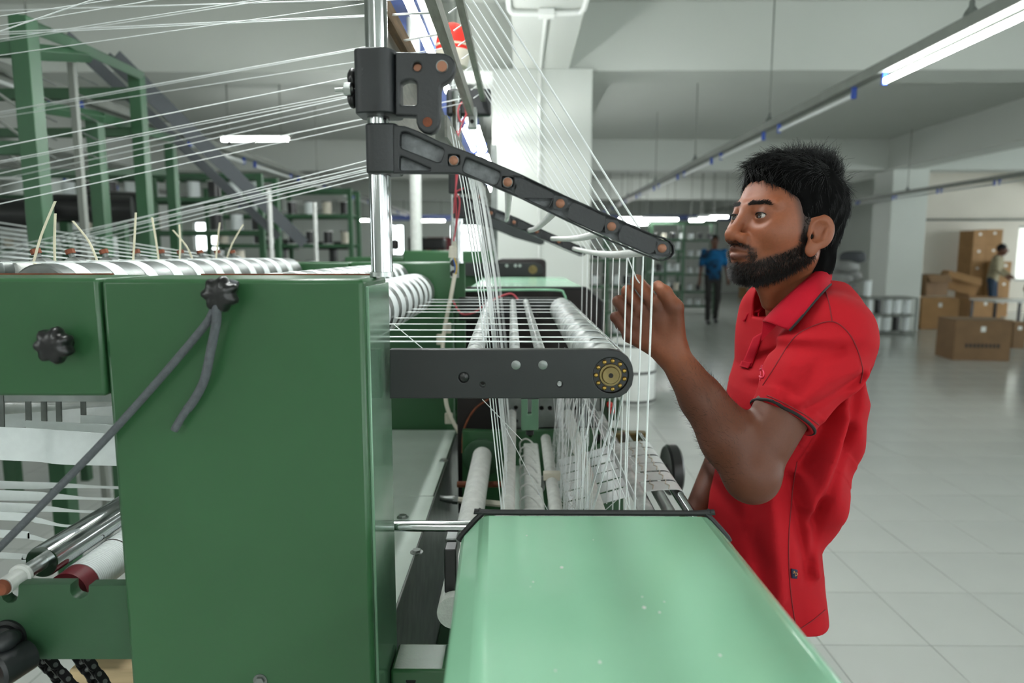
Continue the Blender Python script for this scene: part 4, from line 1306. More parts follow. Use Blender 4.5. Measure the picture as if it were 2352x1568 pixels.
cab = root('cabinet', 'white cabinet in the distance carrying two bins', 'cabinet', (bg.x, 13.65, 0))
MB().box(bg.x - .6, bg.x + .5, 13.4, 13.9, 0, 1.45).build('body', 'white_pl', cab, bevel=.01)
MB().box(bg.x - .57, bg.x - .06, 13.385, 13.4, .05, 1.42).build('door', 'white_pl', cab)
MB().box(bg.x - .04, bg.x + .47, 13.385, 13.4, .05, 1.42).build('door', 'white_pl', cab)

for x, Y, h, t in ((617, 5.2, 435, 'pale upright pole standing behind the zip ties'), (722, 6.0, 465, 'thin pale pole beside the webbing bands')):
    a = W(x, h, Y)
    r = root('stand_pole', t, 'pole', (a.x, Y, 0))
    MB().cyl((a.x, Y, 0), (a.x, Y, a.z), .017, 10).build('pole', 'ceramic', r)
    MB().lathe([(0, .09), (.015, .085), (.02, .02)], (a.x, Y, 0), (0, 0, 1), 16).build('foot', 'steel_dk', r)

# ------------------------------------------------------------------ things on the floor to the right
br_ = root('barrel', 'white plastic barrel with two dark hoops on the floor behind the hand', 'barrel', (W(1452, 920, 6.6).x, 6.6, 0))
bxx = W(1452, 920, 6.6).x
MB().lathe([(0, .2), (.01, .215), (.6, .215), (.62, .2), (.62, .001)], (bxx, 6.6, 0), (0, 0, 1), 32).build('body', 'white_pl', br_)
for z in (.02, .3, .56):
    MB().lathe([(0, .216), (.004, .22), (.02, .22), (.024, .216)], (bxx, 6.6, z), (0, 0, 1), 32).build('hoop', 'rubber', br_)


def carton(cx, cy, w, d, h, rz, label, z=0, m='carton', open_=False, text=None, tilt=0):
    r = root('carton', label, 'cardboard box', (cx, cy, z), 'cardboard cartons')
    r.rotation_euler = (0, tilt, rz)
    def bd(mb, nm, mm, par, bevel=0):
        o = mb.build(nm, mm, None, bevel=bevel, smooth=False)
        o.parent = par
        return o
    t = .006
    bd(MB().box(-w / 2, w / 2, -d / 2, -d / 2 + t, 0, h), 'front_panel', m, r)
    bd(MB().box(-w / 2, w / 2, d / 2 - t, d / 2, 0, h), 'rear_panel', m, r)
    bd(MB().box(-w / 2, -w / 2 + t, -d / 2 + t, d / 2 - t, 0, h), 'side_panel', m, r)
    bd(MB().box(w / 2 - t, w / 2, -d / 2 + t, d / 2 - t, 0, h), 'side_panel', m, r)
    bd(MB().box(-w / 2 + t, w / 2 - t, -d / 2 + t, d / 2 - t, 0, t), 'bottom', m, r)
    if open_:
        for s in (-1, 1):
            mt = Matrix.Translation((0, s * d / 2, h)) @ Matrix.Rotation(-s * 0.9, 4, 'X')
            bd(MB().box(-w / 2, w / 2, 0 if s > 0 else -d * .45, d * .45 if s > 0 else 0, 0, t, mt), 'flap', m, r)
    else:
        bd(MB().box(-w / 2, w / 2, -d / 2, -.002, h, h + t), 'flap', m, r)
        bd(MB().box(-w / 2, w / 2, .002, d / 2, h, h + t), 'flap', m, r)
        bd(MB().box(-w / 2 - .001, w / 2 + .001, -.03, .03, h + t, h + t + .001), 'tape_strip', 'tape', r)
        bd(MB().box(-.03, .03, -d / 2 - .001, -d / 2, h * .72, h * .85), 'shipping_label', 'white_pl', r)
    if text:
        for q in range(text):
            bd(MB().box(-w * .3 + q * w * .07, -w * .3 + q * w * .07 + w * .05, -d / 2 - .001, -d / 2, h * .32, h * .42), 'printed_mark', 'ink', r)
    return r


def floor_at(px, py, z=0):
    return WZ(px, py, z)


def ctn(px0, px1, ybase, htop, d, label, rz=0, **k):
    a, b = floor_at(px0, ybase), floor_at(px1, ybase)
    w = (b.x - a.x) * math.cos(rz); Y = a.y
    h = (htop and (ybase - htop) / F_PX * Y) or .4
    carton((a.x + b.x) / 2, Y + d / 2, w, d, h, rz, label, **k)


ctn(2197, 2318, 828, 735, .5, 'large brown carton with a dark printed line, nearest on the right floor', rz=-.12, m='carton_dk', text=9)
ctn(2122, 2200, 756, 685, .45, 'tan carton on the floor left of the white-labelled one', rz=-.2)
ctn(2223, 2296, 745, 684, .5, 'tan carton with white label behind the large brown carton')
ctn(2325, 2352, 800, 740, .5, 'brown carton at the right picture edge on the floor', m='carton_dk')
p = floor_at(2160, 750); carton(p.x - .1, p.y + .3, .5, .4, .42, .2, 'open-topped carton standing on another carton beside the pillar', z=.60, m='carton_dk', open_=True)
p = floor_at(2215, 745); carton(p.x - .05, p.y + .3, .62, .4, .36, -.3, 'tilted open carton lying across the carton pile', z=.66, open_=True, tilt=.28)
NM = ['lowest', 'second', 'third', 'fourth', 'fifth', 'topmost']
xs = W(2249, 600, 16.1).x
for k in range(5):
    carton(xs, 16.4, .30, .5, .385, .01 * k, '%s carton of the left stack against the rear wall' % NM[k if k < 4 else 5], z=.3925 * k)
xs2 = W(2283, 600, 16.1).x
for k in range(5):
    carton(xs2 + .01, 16.4, .36, .5, .39, -.01 * k, '%s carton of the stack touching the left stack' % NM[k if k < 4 else 5], z=.3975 * k)
xs3 = W(2316, 600, 15.6).x
for k in range(3):
    carton(xs3, 15.9, .26, .45, .41, .02 * k, '%s carton of the short stack in front of the bright window' % ('lowest', 'middle', 'topmost')[k], z=.4175 * k)
for k, (x, y, w) in enumerate(((1530, 678, .35), (1738, 680, .4), (1716, 684, .3))):
    p = floor_at(x, y); carton(p.x, p.y + .2, w, .35, .34, .1, ('small ochre carton on the far aisle left of the walking person', 'small carton on the far floor behind the beard', 'smallest carton on the far floor under the chin')[k])

# packing table
tp = floor_at(2325, 770)
pt = root('packing_table', 'low packing table behind the brown carton at right', 'table', (tp.x, tp.y, 0))
MB().box(tp.x - .35, tp.x + .6, tp.y, tp.y + .7, .58, .61).build('table_top', 'ceramic', pt, bevel=.004)
for sx in (-.32, .56):
    for sy in (.04, .66):
        MB().box(tp.x + sx - .02, tp.x + sx + .02, tp.y + sy - .02, tp.y + sy + .02, 0, .58).build('leg', 'black', pt, smooth=False)

# spool rack: two decks of big flanged spools
sr = floor_at(2045, 768)
rk = root('spool_rack', 'low rack with two decks of white and black spools beside the pillar', 'rack', (sr.x, sr.y, 0))
for z in (.02, .33, .64):
    MB().box(sr.x - .46, sr.x + .44, sr.y - .02, sr.y + .4, z, z + .025).build('deck', 'grey_metal', rk, smooth=False)
for sx in (-.45, .43):
    for sy in (0, .38):
        MB().box(sr.x + sx - .015, sr.x + sx + .015, sr.y + sy - .015, sr.y + sy + .015, 0, .64).build('post', 'grey_metal', rk, smooth=False)
def spool(x, y, z, m, label, h=.285):
    r = root('spool', label, 'spool', (x, y, z), 'spools on the low rack')
    MB().cyl((x, y, z + .012), (x, y, z + h - .012), .062, 14).build('yarn_winding', m, r)
    for zz in (z, z + h - .012): MB().cyl((x, y, zz), (x, y, zz + .012), .08, 14).build('flange', 'grey_metal', r)
for d, z in (('lower', .0455), ('upper', .3555)):
    for k in range(5):
        m = 'black' if (k * 3 + (d == 'upper') * 2) % 4 == 1 else 'ribbon'
        spool(sr.x - .34 + k * .17, sr.y + .16, z, m, '%s spool %s from the left on the %s deck of the low rack' % ('black' if m == 'black' else 'white', ord_[k], d), .27)
spool(sr.x - .38, sr.y + .16, .6655, 'ribbon', 'single white spool standing on top of the low rack', .3)

# heap of grey sacks beside the pillar
sacks = [(-.3, 0, 0), (.3, .05, 0), (0, -.1, .26), (.42, 0, .27), (-.32, 0, .28), (.1, 0, .5), (.38, .03, .54), (-.25, .04, .56), (.2, 0, .76), (.42, .04, .82), (.3, 0, 1.03), (.46, .02, 1.22)]
sp = floor_at(1930, 738)
for k, (x, y, z) in enumerate(sacks):
    rg = random.Random(k)
    mb = MB()
    seg, rings = 16, 10
    vs, fs = [], []
    for i in range(rings + 1):
        t = math.pi * i / rings
        for q in range(seg):
            a = 2 * math.pi * q / seg
            w = 1 + .12 * math.sin(3 * a + k) * math.sin(2 * t + k) + rg.uniform(-.04, .04)
            ct = math.copysign(abs(math.cos(t)) ** .7, math.cos(t))
            vs.append((sp.x - .12 + x + .27 * math.sin(t) ** .6 * math.cos(a) * w, sp.y + .3 + y + .22 * math.sin(t) ** .6 * math.sin(a) * w, z + .13 + .13 * ct))
    for i in range(rings):
        for q in range(seg):
            q2 = (q + 1) % seg
            fs.append((i * seg + q, (i + 1) * seg + q, (i + 1) * seg + q2, i * seg + q2))
    mb.add(vs, fs)
    mb.build('sack', 'cord' if k == 11 else 'grey_sack', label='grey plastic sack in the heap by the pillar, %s from the bottom' % ord_[k], cat='sack', group='heap of grey sacks', ang=80)
# ================================================================== people: implicit surfaces turned into meshes
f32 = np.float32


def smin(a, b, k):
    h = np.clip(.5 + .5 * (b - a) / k, 0, 1)
    return b * (1 - h) + a * h - k * h * (1 - h)


def smax(a, b, k):
    return -smin(-a, -b, k)


def V3(p):
    return np.array([p[0], p[1], p[2]], f32)


def sph(P, c, r):
    return np.linalg.norm(P - V3(c), axis=1) - r


def ell(P, c, r, R=None):
    q = P - V3(c)
    if R is not None: q = q @ R
    r = V3(r)
    k0 = np.linalg.norm(q / r, axis=1)
    k1 = np.linalg.norm(q / (r * r), axis=1)
    return k0 * (k0 - 1) / np.maximum(k1, 1e-6)


def cone(P, a, b, ra, rb):
    a, b = V3(a), V3(b)
    ab = b - a
    t = np.clip((P - a) @ ab / max(float(ab @ ab), 1e-9), 0, 1)
    return np.linalg.norm(P - a - t[:, None] * ab, axis=1) - (ra + (rb - ra) * t)


def chain_sdf(P, pts, rs, k=.006):
    d = None
    for i in range(len(pts) - 1):
        c = cone(P, pts[i], pts[i + 1], rs[i], rs[i + 1])
        d = c if d is None else smin(d, c, k)
    return d


def surface(fn, lo, hi, h, name):
    """naive surface nets on a block-sparse grid"""
    lo = np.array(lo, f32); B = 8
    nb = np.ceil((np.array(hi, f32) - lo) / (h * B)).astype(int)
    g = np.stack(np.meshgrid(*[np.arange(n) for n in nb], indexing='ij'), -1).reshape(-1, 3)
    cen = lo + (g + .5) * h * B
    dc = fn(cen.astype(f32))
    act = np.abs(dc) < h * B * 1.6
    N = nb * B
    val = np.where(dc > 0, f32(1), f32(-1)).reshape(nb)
    val = np.repeat(np.repeat(np.repeat(val, B, 0), B, 1), B, 2).astype(f32)
    off = np.stack(np.meshgrid(*[np.arange(B)] * 3, indexing='ij'), -1).reshape(-1, 3)
    ga = g[act]
    for s in range(0, len(ga), 3000):
        idx = (ga[s:s + 3000, None, :] * B + off[None]).reshape(-1, 3)
        v = fn((lo + idx * h).astype(f32))
        val[idx[:, 0], idx[:, 1], idx[:, 2]] = v
    sg = val < 0
    c = sg[:-1, :-1, :-1]
    a_any = c.copy(); a_all = c.copy()
    for dx in (0, 1):
        for dy in (0, 1):
            for dz in (0, 1):
                q = sg[dx:N[0] - 1 + dx, dy:N[1] - 1 + dy, dz:N[2] - 1 + dz]
                a_any |= q; a_all &= q
    cells = np.argwhere(a_any & ~a_all)
    nx, ny, nz = N - 1
    cid = (cells[:, 0] * ny + cells[:, 1]) * nz + cells[:, 2]
    corner = [(dx, dy, dz) for dx in (0, 1) for dy in (0, 1) for dz in (0, 1)]
    cv = np.stack([val[cells[:, 0] + d[0], cells[:, 1] + d[1], cells[:, 2] + d[2]] for d in corner], 1)
    acc = np.zeros((len(cells), 3), f32); n = np.zeros(len(cells), f32)
    for i in range(8):
        for j in range(i + 1, 8):
            di, dj = np.array(corner[i]), np.array(corner[j])
            if np.abs(di - dj).sum() != 1: continue
            a, b = cv[:, i], cv[:, j]
            m = (a < 0) != (b < 0)
            t = np.where(m, a / np.where(a == b, 1, a - b), 0)
            p = di + t[:, None] * (dj - di)
            acc += np.where(m[:, None], p, 0); n += m
    verts = lo + (cells + acc / np.maximum(n, 1)[:, None]) * h
    quads = []
    for ax in range(3):
        sl0 = [slice(None)] * 3; sl1 = [slice(None)] * 3
        sl0[ax] = slice(0, -1); sl1[ax] = slice(1, None)
        A, Bq = sg[tuple(sl0)], sg[tuple(sl1)]
        e = np.argwhere(A != Bq)
        o1, o2 = [(1, 2), (2, 0), (0, 1)][ax]
        ok = (e[:, o1] > 0) & (e[:, o2] > 0) & (e[:, o1] < N[o1] - 1) & (e[:, o2] < N[o2] - 1)
        e = e[ok]
        fl = A[e[:, 0], e[:, 1], e[:, 2]]
        def cidx(d1, d2):
            q = e.copy(); q[:, o1] -= d1; q[:, o2] -= d2
            return np.searchsorted(cid, (q[:, 0] * ny + q[:, 1]) * nz + q[:, 2])
        q = np.stack([cidx(1, 1), cidx(0, 1), cidx(0, 0), cidx(1, 0)], 1)
        q[~fl] = q[~fl][:, ::-1]
        quads.append(q)
    quads = np.concatenate(quads)
    quads = np.minimum(quads, len(verts) - 1)
    me = bpy.data.meshes.new(name)
    me.vertices.add(len(verts)); me.vertices.foreach_set('co', verts.astype(f32).ravel())
    me.loops.add(len(quads) * 4); me.loops.foreach_set('vertex_index', quads.astype(np.int32).ravel())
    me.polygons.add(len(quads)); me.polygons.foreach_set('loop_start', np.arange(0, len(quads) * 4, 4, dtype=np.int32))
    me.polygons.foreach_set('use_smooth', np.ones(len(quads), bool))
    me.update(); me.validate()
    return me


def mesh_np(me):
    v = np.zeros(len(me.vertices) * 3, f32); me.vertices.foreach_get('co', v)
    n = np.zeros(len(me.vertices) * 3, f32); me.vertices.foreach_get('normal', n)
    return v.reshape(-1, 3), n.reshape(-1, 3)


def put(name, me, m, parent, **k):
    o = _new(name, me); me.materials.append(M[m])
    adopt(o, parent)
    return tag(o, **k)


def lerp_tab(z, tab, col):
    zs = [t[0] for t in tab][::-1]; vs = [t[col] for t in tab][::-1]
    return np.interp(z, zs, vs).astype(f32)


def sstep(x, a, b):
    t = np.clip((x - a) / (b - a), 0, 1)
    return t * t * (3 - 2 * t)


# skin with pigment stored per point
sm = bpy.data.materials.new('skin'); sm.use_nodes = True
nt = sm.node_tree; bs = nt.nodes['Principled BSDF']
at = nt.nodes.new('ShaderNodeAttribute'); at.attribute_name = 'pigment'
no = nt.nodes.new('ShaderNodeTexNoise'); no.inputs['Scale'].default_value = 260; no.inputs['Detail'].default_value = 3
mx = nt.nodes.new('ShaderNodeMix'); mx.data_type = 'RGBA'; mx.blend_type = 'MULTIPLY'; mx.inputs[0].default_value = .22
tcx = nt.nodes.new('ShaderNodeTexCoord'); nt.links.new(tcx.outputs['Object'], no.inputs['Vector'])
nt.links.new(at.outputs['Color'], mx.inputs[6]); nt.links.new(no.outputs['Fac'], mx.inputs[7]); nt.links.new(mx.outputs[2], bs.inputs['Base Color'])
bs.inputs['Roughness'].default_value = .48
bs.inputs['Specular IOR Level'].default_value = .35
bs.inputs['Subsurface Weight'].default_value = .12
bs.inputs['Subsurface Radius'].default_value = (.01, .004, .002)
bs.inputs['Subsurface Scale'].default_value = .6
bp_ = nt.nodes.new('ShaderNodeBump'); bp_.inputs['Strength'].default_value = .12; bp_.inputs['Distance'].default_value = .0008
n2 = nt.nodes.new('ShaderNodeTexNoise'); n2.inputs['Scale'].default_value = 700; nt.links.new(tcx.outputs['Object'], n2.inputs['Vector'])
nt.links.new(n2.outputs['Fac'], bp_.inputs['Height']); nt.links.new(bp_.outputs[0], bs.inputs['Normal'])
M['skin'] = sm
M['hair'] = mat('black_hair', rgb(12, 12, 13), .42, var=.2, vscale=60, spec=.3)
M['hair_cap'] = mat('scalp_hair', rgb(9, 9, 9), .85, var=.2, vscale=60, spec=.05)
M['beard'] = mat('beard_hair', rgb(22, 18, 16), .55, var=.2, vscale=60)
M['sclera'] = mat('eye_white', rgb(176, 168, 162), .12, var=.02, coat=.5)
M['iris'] = mat('dark_brown_iris', rgb(38, 24, 17), .1, var=.2, vscale=300, coat=.6)
M['pupil'] = mat('pupil', rgb(6, 5, 5), .08, var=0, coat=.6)
M['red'] = mat('red_pique', rgb(174, 24, 34), .8, var=.06, vscale=7, bump=.35, bscale=1500, spec=.15)
M['red_rib'] = mat('red_collar_rib', rgb(176, 18, 38), .8, var=.06, vscale=9, bump=.4, bscale=1100, spec=.15)
M['red_stitch'] = mat('red_stitching', rgb(126, 14, 24), .8)
M['red_logo'] = mat('pink_red_embroidery', rgb(214, 44, 74), .5)
M['piping'] = mat('black_piping', rgb(18, 17, 17), .75)
M['trouser'] = mat('black_trouser', rgb(22, 22, 24), .8, var=.1, vscale=30, bump=.2, bscale=500)
M['navy_tag'] = mat('navy_tag', rgb(20, 26, 58), .7)
M['gold'] = mat('gold_thread', rgb(196, 140, 84), .6)


def paint(me, col):
    a = me.color_attributes.new('pigment', 'FLOAT_COLOR', 'POINT')
    a.data.foreach_set('color', np.concatenate([col, np.ones((len(col), 1), f32)], 1).astype(f32).ravel())


# ------------------------------------------------------------------ the man at the loom
YAW, TILT = math.radians(23), math.radians(8)
HC = Vector((.476, 1.252, W(1862, 545, 1.183).z))
fw_ = Vector((-math.cos(YAW), -math.sin(YAW), 0)); lf_ = Vector((math.sin(YAW), -math.cos(YAW), 0)); up_ = Vector((0, 0, 1))
hu = (fw_ * math.cos(TILT) + up_ * math.sin(TILT)); hw3 = (up_ * math.cos(TILT) - fw_ * math.sin(TILT)); hv = lf_
HR = np.array([[hu.x, hv.x, hw3.x], [hu.y, hv.y, hw3.y], [hu.z, hv.z, hw3.z]], f32)


def hl(P): return (P - V3(HC)) @ HR
def hw(u, v, w): return HC + hu * u + hv * v + hw3 * w


EYE = (.0770, .0315, .026)


def head_sdf(P):
    Q = hl(P)
    d = ell(Q, (-.012, 0, .058), (.098, .075, .085))
    d = smin(d, ell(Q, (.030, 0, -.004), (.063, .0605, .078)), .035)
    for s in (-1, 1):
        d = smin(d, cone(Q, (-.010, s * .050, -.030), (.066, s * .019, -.066), .019, .018), .022)
        d = smin(d, ell(Q, (.056, s * .042, .000), (.027, .019, .022)), .03)
    d = smin(d, sph(Q, (.080, 0, -.066), .0165), .014)
    d = smin(d, ell(Q, (.080, 0, -.034), (.020, .030, .024)), .016)
    for s in (-1, 1):
        d = smax(d, -ell(Q, (.100, s * .034, .025), (.021, .021, .016)), .012)
        d = smin(d, cone(Q, (.0865, s * .009, .043), (.070, s * .046, .046), .0085, .0075), .012)
        d = smin(d, sph(Q, (EYE[0] - .0006, s * EYE[1], EYE[2]), .0146), .009)
    d = smin(d, cone(Q, (.0895, 0, .038), (.1120, 0, -.006), .0078, .0092), .011)
    d = smin(d, sph(Q, (.1145, 0, -.0115), .0116), .008)
    for s in (-1, 1):
        d = smin(d, ell(Q, (.1005, s * .0142, -.0155), (.0140, .0088, .0098)), .006)
    for s in (-1, 1):
        d = smax(d, -ell(Q, (.107, s * .0068, -.0245), (.006, .0036, .004)), .003)
        # nasolabial furrow
        d = smax(d, -cone(Q, (.1, s * .024, -.016), (.0935, s * .034, -.040), .0016, .0014), .008)
    # lips
    for s in (-1, 1):
        d = smin(d, cone(Q, (.1035, s * .004, -.0325), (.089, s * .0235, -.0395), .0052, .0026), .005)
        d = smin(d, cone(Q, (.0995, s * .004, -.0465), (.088, s * .0215, -.0410), .0062, .0028), .005)
    for s in (-1, 1):
        d = smax(d, -cone(Q, (.1105, 0, -.0388), (.0935, s * .0245, -.0402), .0013, .0010), .0022)
    d = smax(d, -ell(Q, (.101, 0, -.0575), (.006, .018, .004)), .008)
    # eye openings
    for s in (-1, 1):
        d = smax(d, -ell(Q, (EYE[0] + .0165, s * (EYE[1] + .0008), EYE[2] - .0007), (.0135, .0132, .0047)), .0015)
    # neck
    nb_ = hl(np.array([[.505, 1.285, 1.30]], f32))[0]
    d = smin(d, cone(Q, (-.022, 0, -.02), hl(np.array([[.520, 1.285, 1.30]], f32))[0], .053, .047), .022)
    d = smin(d, cone(Q, (.03, 0, -.07), (.008, 0, -.118), .016, .013), .03)
    # ears
    for s in (-1, 1):
        a = .22
        R = np.array([[math.cos(a), 0, -math.sin(a)], [0, 1, 0], [math.sin(a), 0, math.cos(a)]], f32)
        Ro = np.array([[math.cos(.30), s * math.sin(.30), 0], [-s * math.sin(.30), math.cos(.30), 0], [0, 0, 1]], f32)
        RR_ = R @ Ro
        q = (Q - V3((-.006, s * .0775, .004))) @ RR_
        e = ell(q, (-.001, 0, .007), (.0235, .0078, .0300))
        e = smin(e, ell(q, (.006, 0, -.026), (.0115, .0062, .0145)), .008)
        e = smax(e, -ell(q, (.004, s * .0085, .006), (.0165, .0098, .0195)), .003)
        e = smax(e, -ell(q, (.007, s * .0065, -.006), (.0085, .008, .0095)), .003)
        e = smin(e, ell(q, (-.0075, s * .0025, .004), (.0030, .0032, .0135)), .003)
        e = smin(e, ell(q, (.0165, s * .001, -.003), (.005, .0035, .006)), .004)
        d = smin(d, e, .006)
        d = smax(d, -ell(q, (.011, s * .004, -.005), (.0045, .012, .0055)), .003)
    return d


# arm and hand joints, as the photo shows them
SHL = W(1900, 772, 1.145); ELB = W(1724, 1086, 1.075); WRI = W(1546, 815, 1.165)
SHR = Vector((.555, 1.45, 1.315)); ELR = Vector((.50, 1.52, 1.06)); WRR = W(1592, 1192, 1.40)
MCP = [W(1506, 700, 1.168), W(1480, 719, 1.180), W(1460, 744, 1.188), W(1447, 770, 1.190)]
PIP = [W(1463, 645, 1.190), W(1442, 669, 1.200), W(1421, 692, 1.205), W(1414, 728, 1.203)]
DIP = [W(1472, 652, 1.222), W(1447, 686, 1.232), W(1428, 716, 1.235), W(1424, 748, 1.228)]
TIP = [W(1492, 668, 1.236), W(1466, 704, 1.240), W(1447, 730, 1.242), W(1441, 760, 1.234)]
THB = [W(1556, 772, 1.160), W(1551, 706, 1.150), W(1527, 672, 1.154), W(1511, 657, 1.160)]


def hand_sdf(P):
    d = ell(P, WRI.lerp((MCP[1] + MCP[2]) / 2, .1), (.024, .019, .024))
    for i in range(4):
        w0 = WRI.lerp(MCP[i], .12)
        d = smin(d, cone(P, w0, MCP[i], .0195, .0128), .012)
    back = (MCP[0] + MCP[1] + MCP[2] + MCP[3]) / 4
    d = smin(d, cone(P, WRI.lerp(back, .4) + Vector((0, .008, 0)), back + Vector((0, .008, 0)), .022, .016), .012)
    d = smin(d, cone(P, WRI.lerp(THB[0], .6) + Vector((0, .004, 0)), THB[1], .019, .0135), .014)
    d = smin(d, cone(P, THB[0] + Vector((-.012, .01, 0)), MCP[0].lerp(WRI, .3), .014, .013), .014)
    t = chain_sdf(P, THB[1:], [.0132, .0116, .0098], .004)
    t = smin(t, sph(P, THB[2], .0122), .003)
    d = smin(d, t, .006)
    rr = [(.0118, .0104, .0092, .0078), (.0118, .0106, .0094, .0080), (.0112, .0101, .0089, .0076), (.0100, .0089, .0079, .0068)]
    for i in range(4):
        fdf = chain_sdf(P, [MCP[i], PIP[i], DIP[i], TIP[i]], rr[i], .003)
        fdf = smin(fdf, sph(P, PIP[i], rr[i][1] * 1.05), .003)
        d = smin(d, fdf, .0042)
        d = smin(d, sph(P, MCP[i] + Vector((0, -.002, .001)), .0122), .007)
    return d


def arm_sdf(P):
    d = cone(P, SHL, ELB, .046, .039)
    mid = SHL.lerp(ELB, .55)
    d = smin(d, cone(P, mid + Vector((-.012, 0, .004)), mid.lerp(ELB, .5) + Vector((-.01, 0, .006)), .036, .033), .02)
    d = smin(d, sph(P, ELB + Vector((.004, 0, -.008)), .041), .02)
    fm_ = ELB.lerp(WRI, .28) + Vector((.004, 0, 0)); f2 = ELB.lerp(WRI, .62)
    fa = smin(cone(P, ELB, fm_, .041, .0475), cone(P, fm_, f2, .0475, .036), .015)
    fa = smin(fa, cone(P, f2, WRI, .036, .0255), .012)
    d = smin(d, fa, .014)
    return d


def armr_sdf(P):
    d = cone(P, SHR, ELR, .055, .042)
    d = smin(d, cone(P, ELR, WRR, .042, .025), .02)
    dr = (WRR - ELR).normalized(); sd = Vector((0, 1, 0))
    pm = WRR + dr * .08
    d = smin(d, cone(P, WRR, pm, .024, .026), .02)
    for i, a in enumerate((-.028, -.010, .009, .026)):
        b = pm + sd * a; c = b + dr * .035 + Vector((0, 0, -.006)); e = c + dr * .018 + Vector((0, 0, -.022))
        d = smin(d, chain_sdf(P, [pm.lerp(b, .6), b, c, e], [.012, .0105, .0095, .008]), .006)
    d = smin(d, chain_sdf(P, [WRR + dr * .03 - sd * .018, pm - sd * .045, pm - sd * .05 + dr * .035], [.016, .012, .0095]), .008)
    return d


def torso_core(P):
    d = ell(P, (.53, 1.295, 1.17), (.075, .115, .17))
    d = smin(d, cone(P, SHL + Vector((.01, .02, -.005)), SHR + Vector((0, -.02, -.005)), .05, .05), .04)
    return d


def gated(fn, P, lo, hi, d, k):
    m = ((P > V3(lo)) & (P < V3(hi))).all(1)
    if m.any():
        d[m] = smin(d[m], fn(P[m]), k)
    return d


def body_sdf(P):
    d = torso_core(P)
    d = gated(head_sdf, P, (.30, 1.08, 1.22), (.66, 1.42, 1.70), d, .012)
    d = gated(arm_sdf, P, (.18, .95, 1.0), (.66, 1.28, 1.42), d, .02)
    d = gated(hand_sdf, P, (.12, 1.05, 1.22), (.34, 1.30, 1.45), d, .012)
    d = gated(armr_sdf, P, (.20, 1.25, .85), (.68, 1.65, 1.42), d, .02)
    return d


MAN = root('person', 'man in a red polo shirt reaching up to the hanging yarns', 'person', (.52, 1.29, 0))
bme = surface(body_sdf, (.12, .95, .84), (.70, 1.64, 1.68), .00175, 'body')
v, nrm = mesh_np(bme)
Q = hl(v)
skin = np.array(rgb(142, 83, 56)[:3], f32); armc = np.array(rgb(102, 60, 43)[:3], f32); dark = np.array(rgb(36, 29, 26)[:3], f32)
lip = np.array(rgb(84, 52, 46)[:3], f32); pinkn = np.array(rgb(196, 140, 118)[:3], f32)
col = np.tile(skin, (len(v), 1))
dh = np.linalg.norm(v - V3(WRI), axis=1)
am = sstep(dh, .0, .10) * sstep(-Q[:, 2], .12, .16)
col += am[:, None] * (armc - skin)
# knuckle and joint pigment
for p_ in PIP + MCP + THB[2:3]:
    w_ = np.exp(-(np.linalg.norm(v - V3(p_), axis=1) / .010) ** 2) * .28
    col *= (1 - w_)[:, None]
isH = Q[:, 2] > -.13
uu, vv, ww = Q[:, 0], np.abs(Q[:, 1]), Q[:, 2]


def beard_mask(uu, vv, ww):
    # jaw beard with sideburns, moustache, chin
    line = np.interp(uu, [-.02, .0, .02, .04, .055, .07, .085, .1], [.03, .012, -.012, -.026, -.034, -.043, -.050, -.056])
    m = sstep(line - ww, -.005, .008) * sstep(uu, -.022, -.004) * sstep(ww - np.interp(uu, [-.02, .0, .03, .06, .09], [-.04, -.055, -.083, -.100, -.105]), -.004, .014)
    mo = np.exp(-((ww + .0265 + .28 * np.maximum(vv - .012, 0)) / .0042) ** 2) * (uu > .07) * sstep(.030 - vv, 0, .006)
    so = np.exp(-((ww + .0585) / .005) ** 2) * np.exp(-(vv / .008) ** 2) * (uu > .07)
    sc_ = np.exp(-((vv - .0285) / .0055) ** 2) * sstep(ww, -.066, -.058) * sstep(-.026 - ww, 0, .006) * (uu > .06) * .9
    lipz = np.exp(-((ww + .0405) / .011) ** 4) * (vv < .025) * (uu > .075)
    sb = sstep(.022 - np.abs(uu - .008), 0, .010) * sstep(ww, -.03, 0) * sstep(.05 - ww, 0, .02) * (vv > .05) * .75
    cheek = np.clip(m * (1 - lipz), 0, 1)
    under = .55 + .45 * 1
    return np.clip(np.maximum.reduce([cheek, mo, so, sb, sc_]), 0, 1) * under


bm_ = np.where(isH, beard_mask(uu, vv, ww), 0)
ear = (vv > .0715) & (uu < .018) & (uu > -.04) & (ww > -.035) & (ww < .045)
bm_ = np.where(ear, 0, bm_)
col = col * (1 - .82 * bm_[:, None]) + dark * .82 * bm_[:, None]
lp_ = (np.exp(-((ww + .0325) / .0050) ** 2) + np.exp(-((ww + .0465) / .0055) ** 2)) * (vv < .022) * (uu > .086) * (ww > -.053) * (ww < -.0295)
lp_ = np.clip(lp_, 0, 1) * .85
col = col * (1 - lp_[:, None]) + lip * lp_[:, None]
eb = np.exp(-((ww - .0455 - .10 * (vv - .012) * (vv < .036) - .0024 * (vv >= .036) + .45 * np.maximum(vv - .036, 0)) / np.interp(vv, [.01, .03, .05], [.0036, .0032, .0018])) ** 2) * sstep(vv, .006, .012) * sstep(.052 - vv, 0, .012) * (uu > .055) * isH
col = col * (1 - .5 * eb[:, None]) + dark * .5 * eb[:, None]
es = np.exp(-((np.sqrt((uu - EYE[0]) ** 2 + (vv - EYE[1]) ** 2 + (ww - EYE[2]) ** 2) - .0145) / .004) ** 2) * isH
col *= (1 - .30 * es)[:, None]
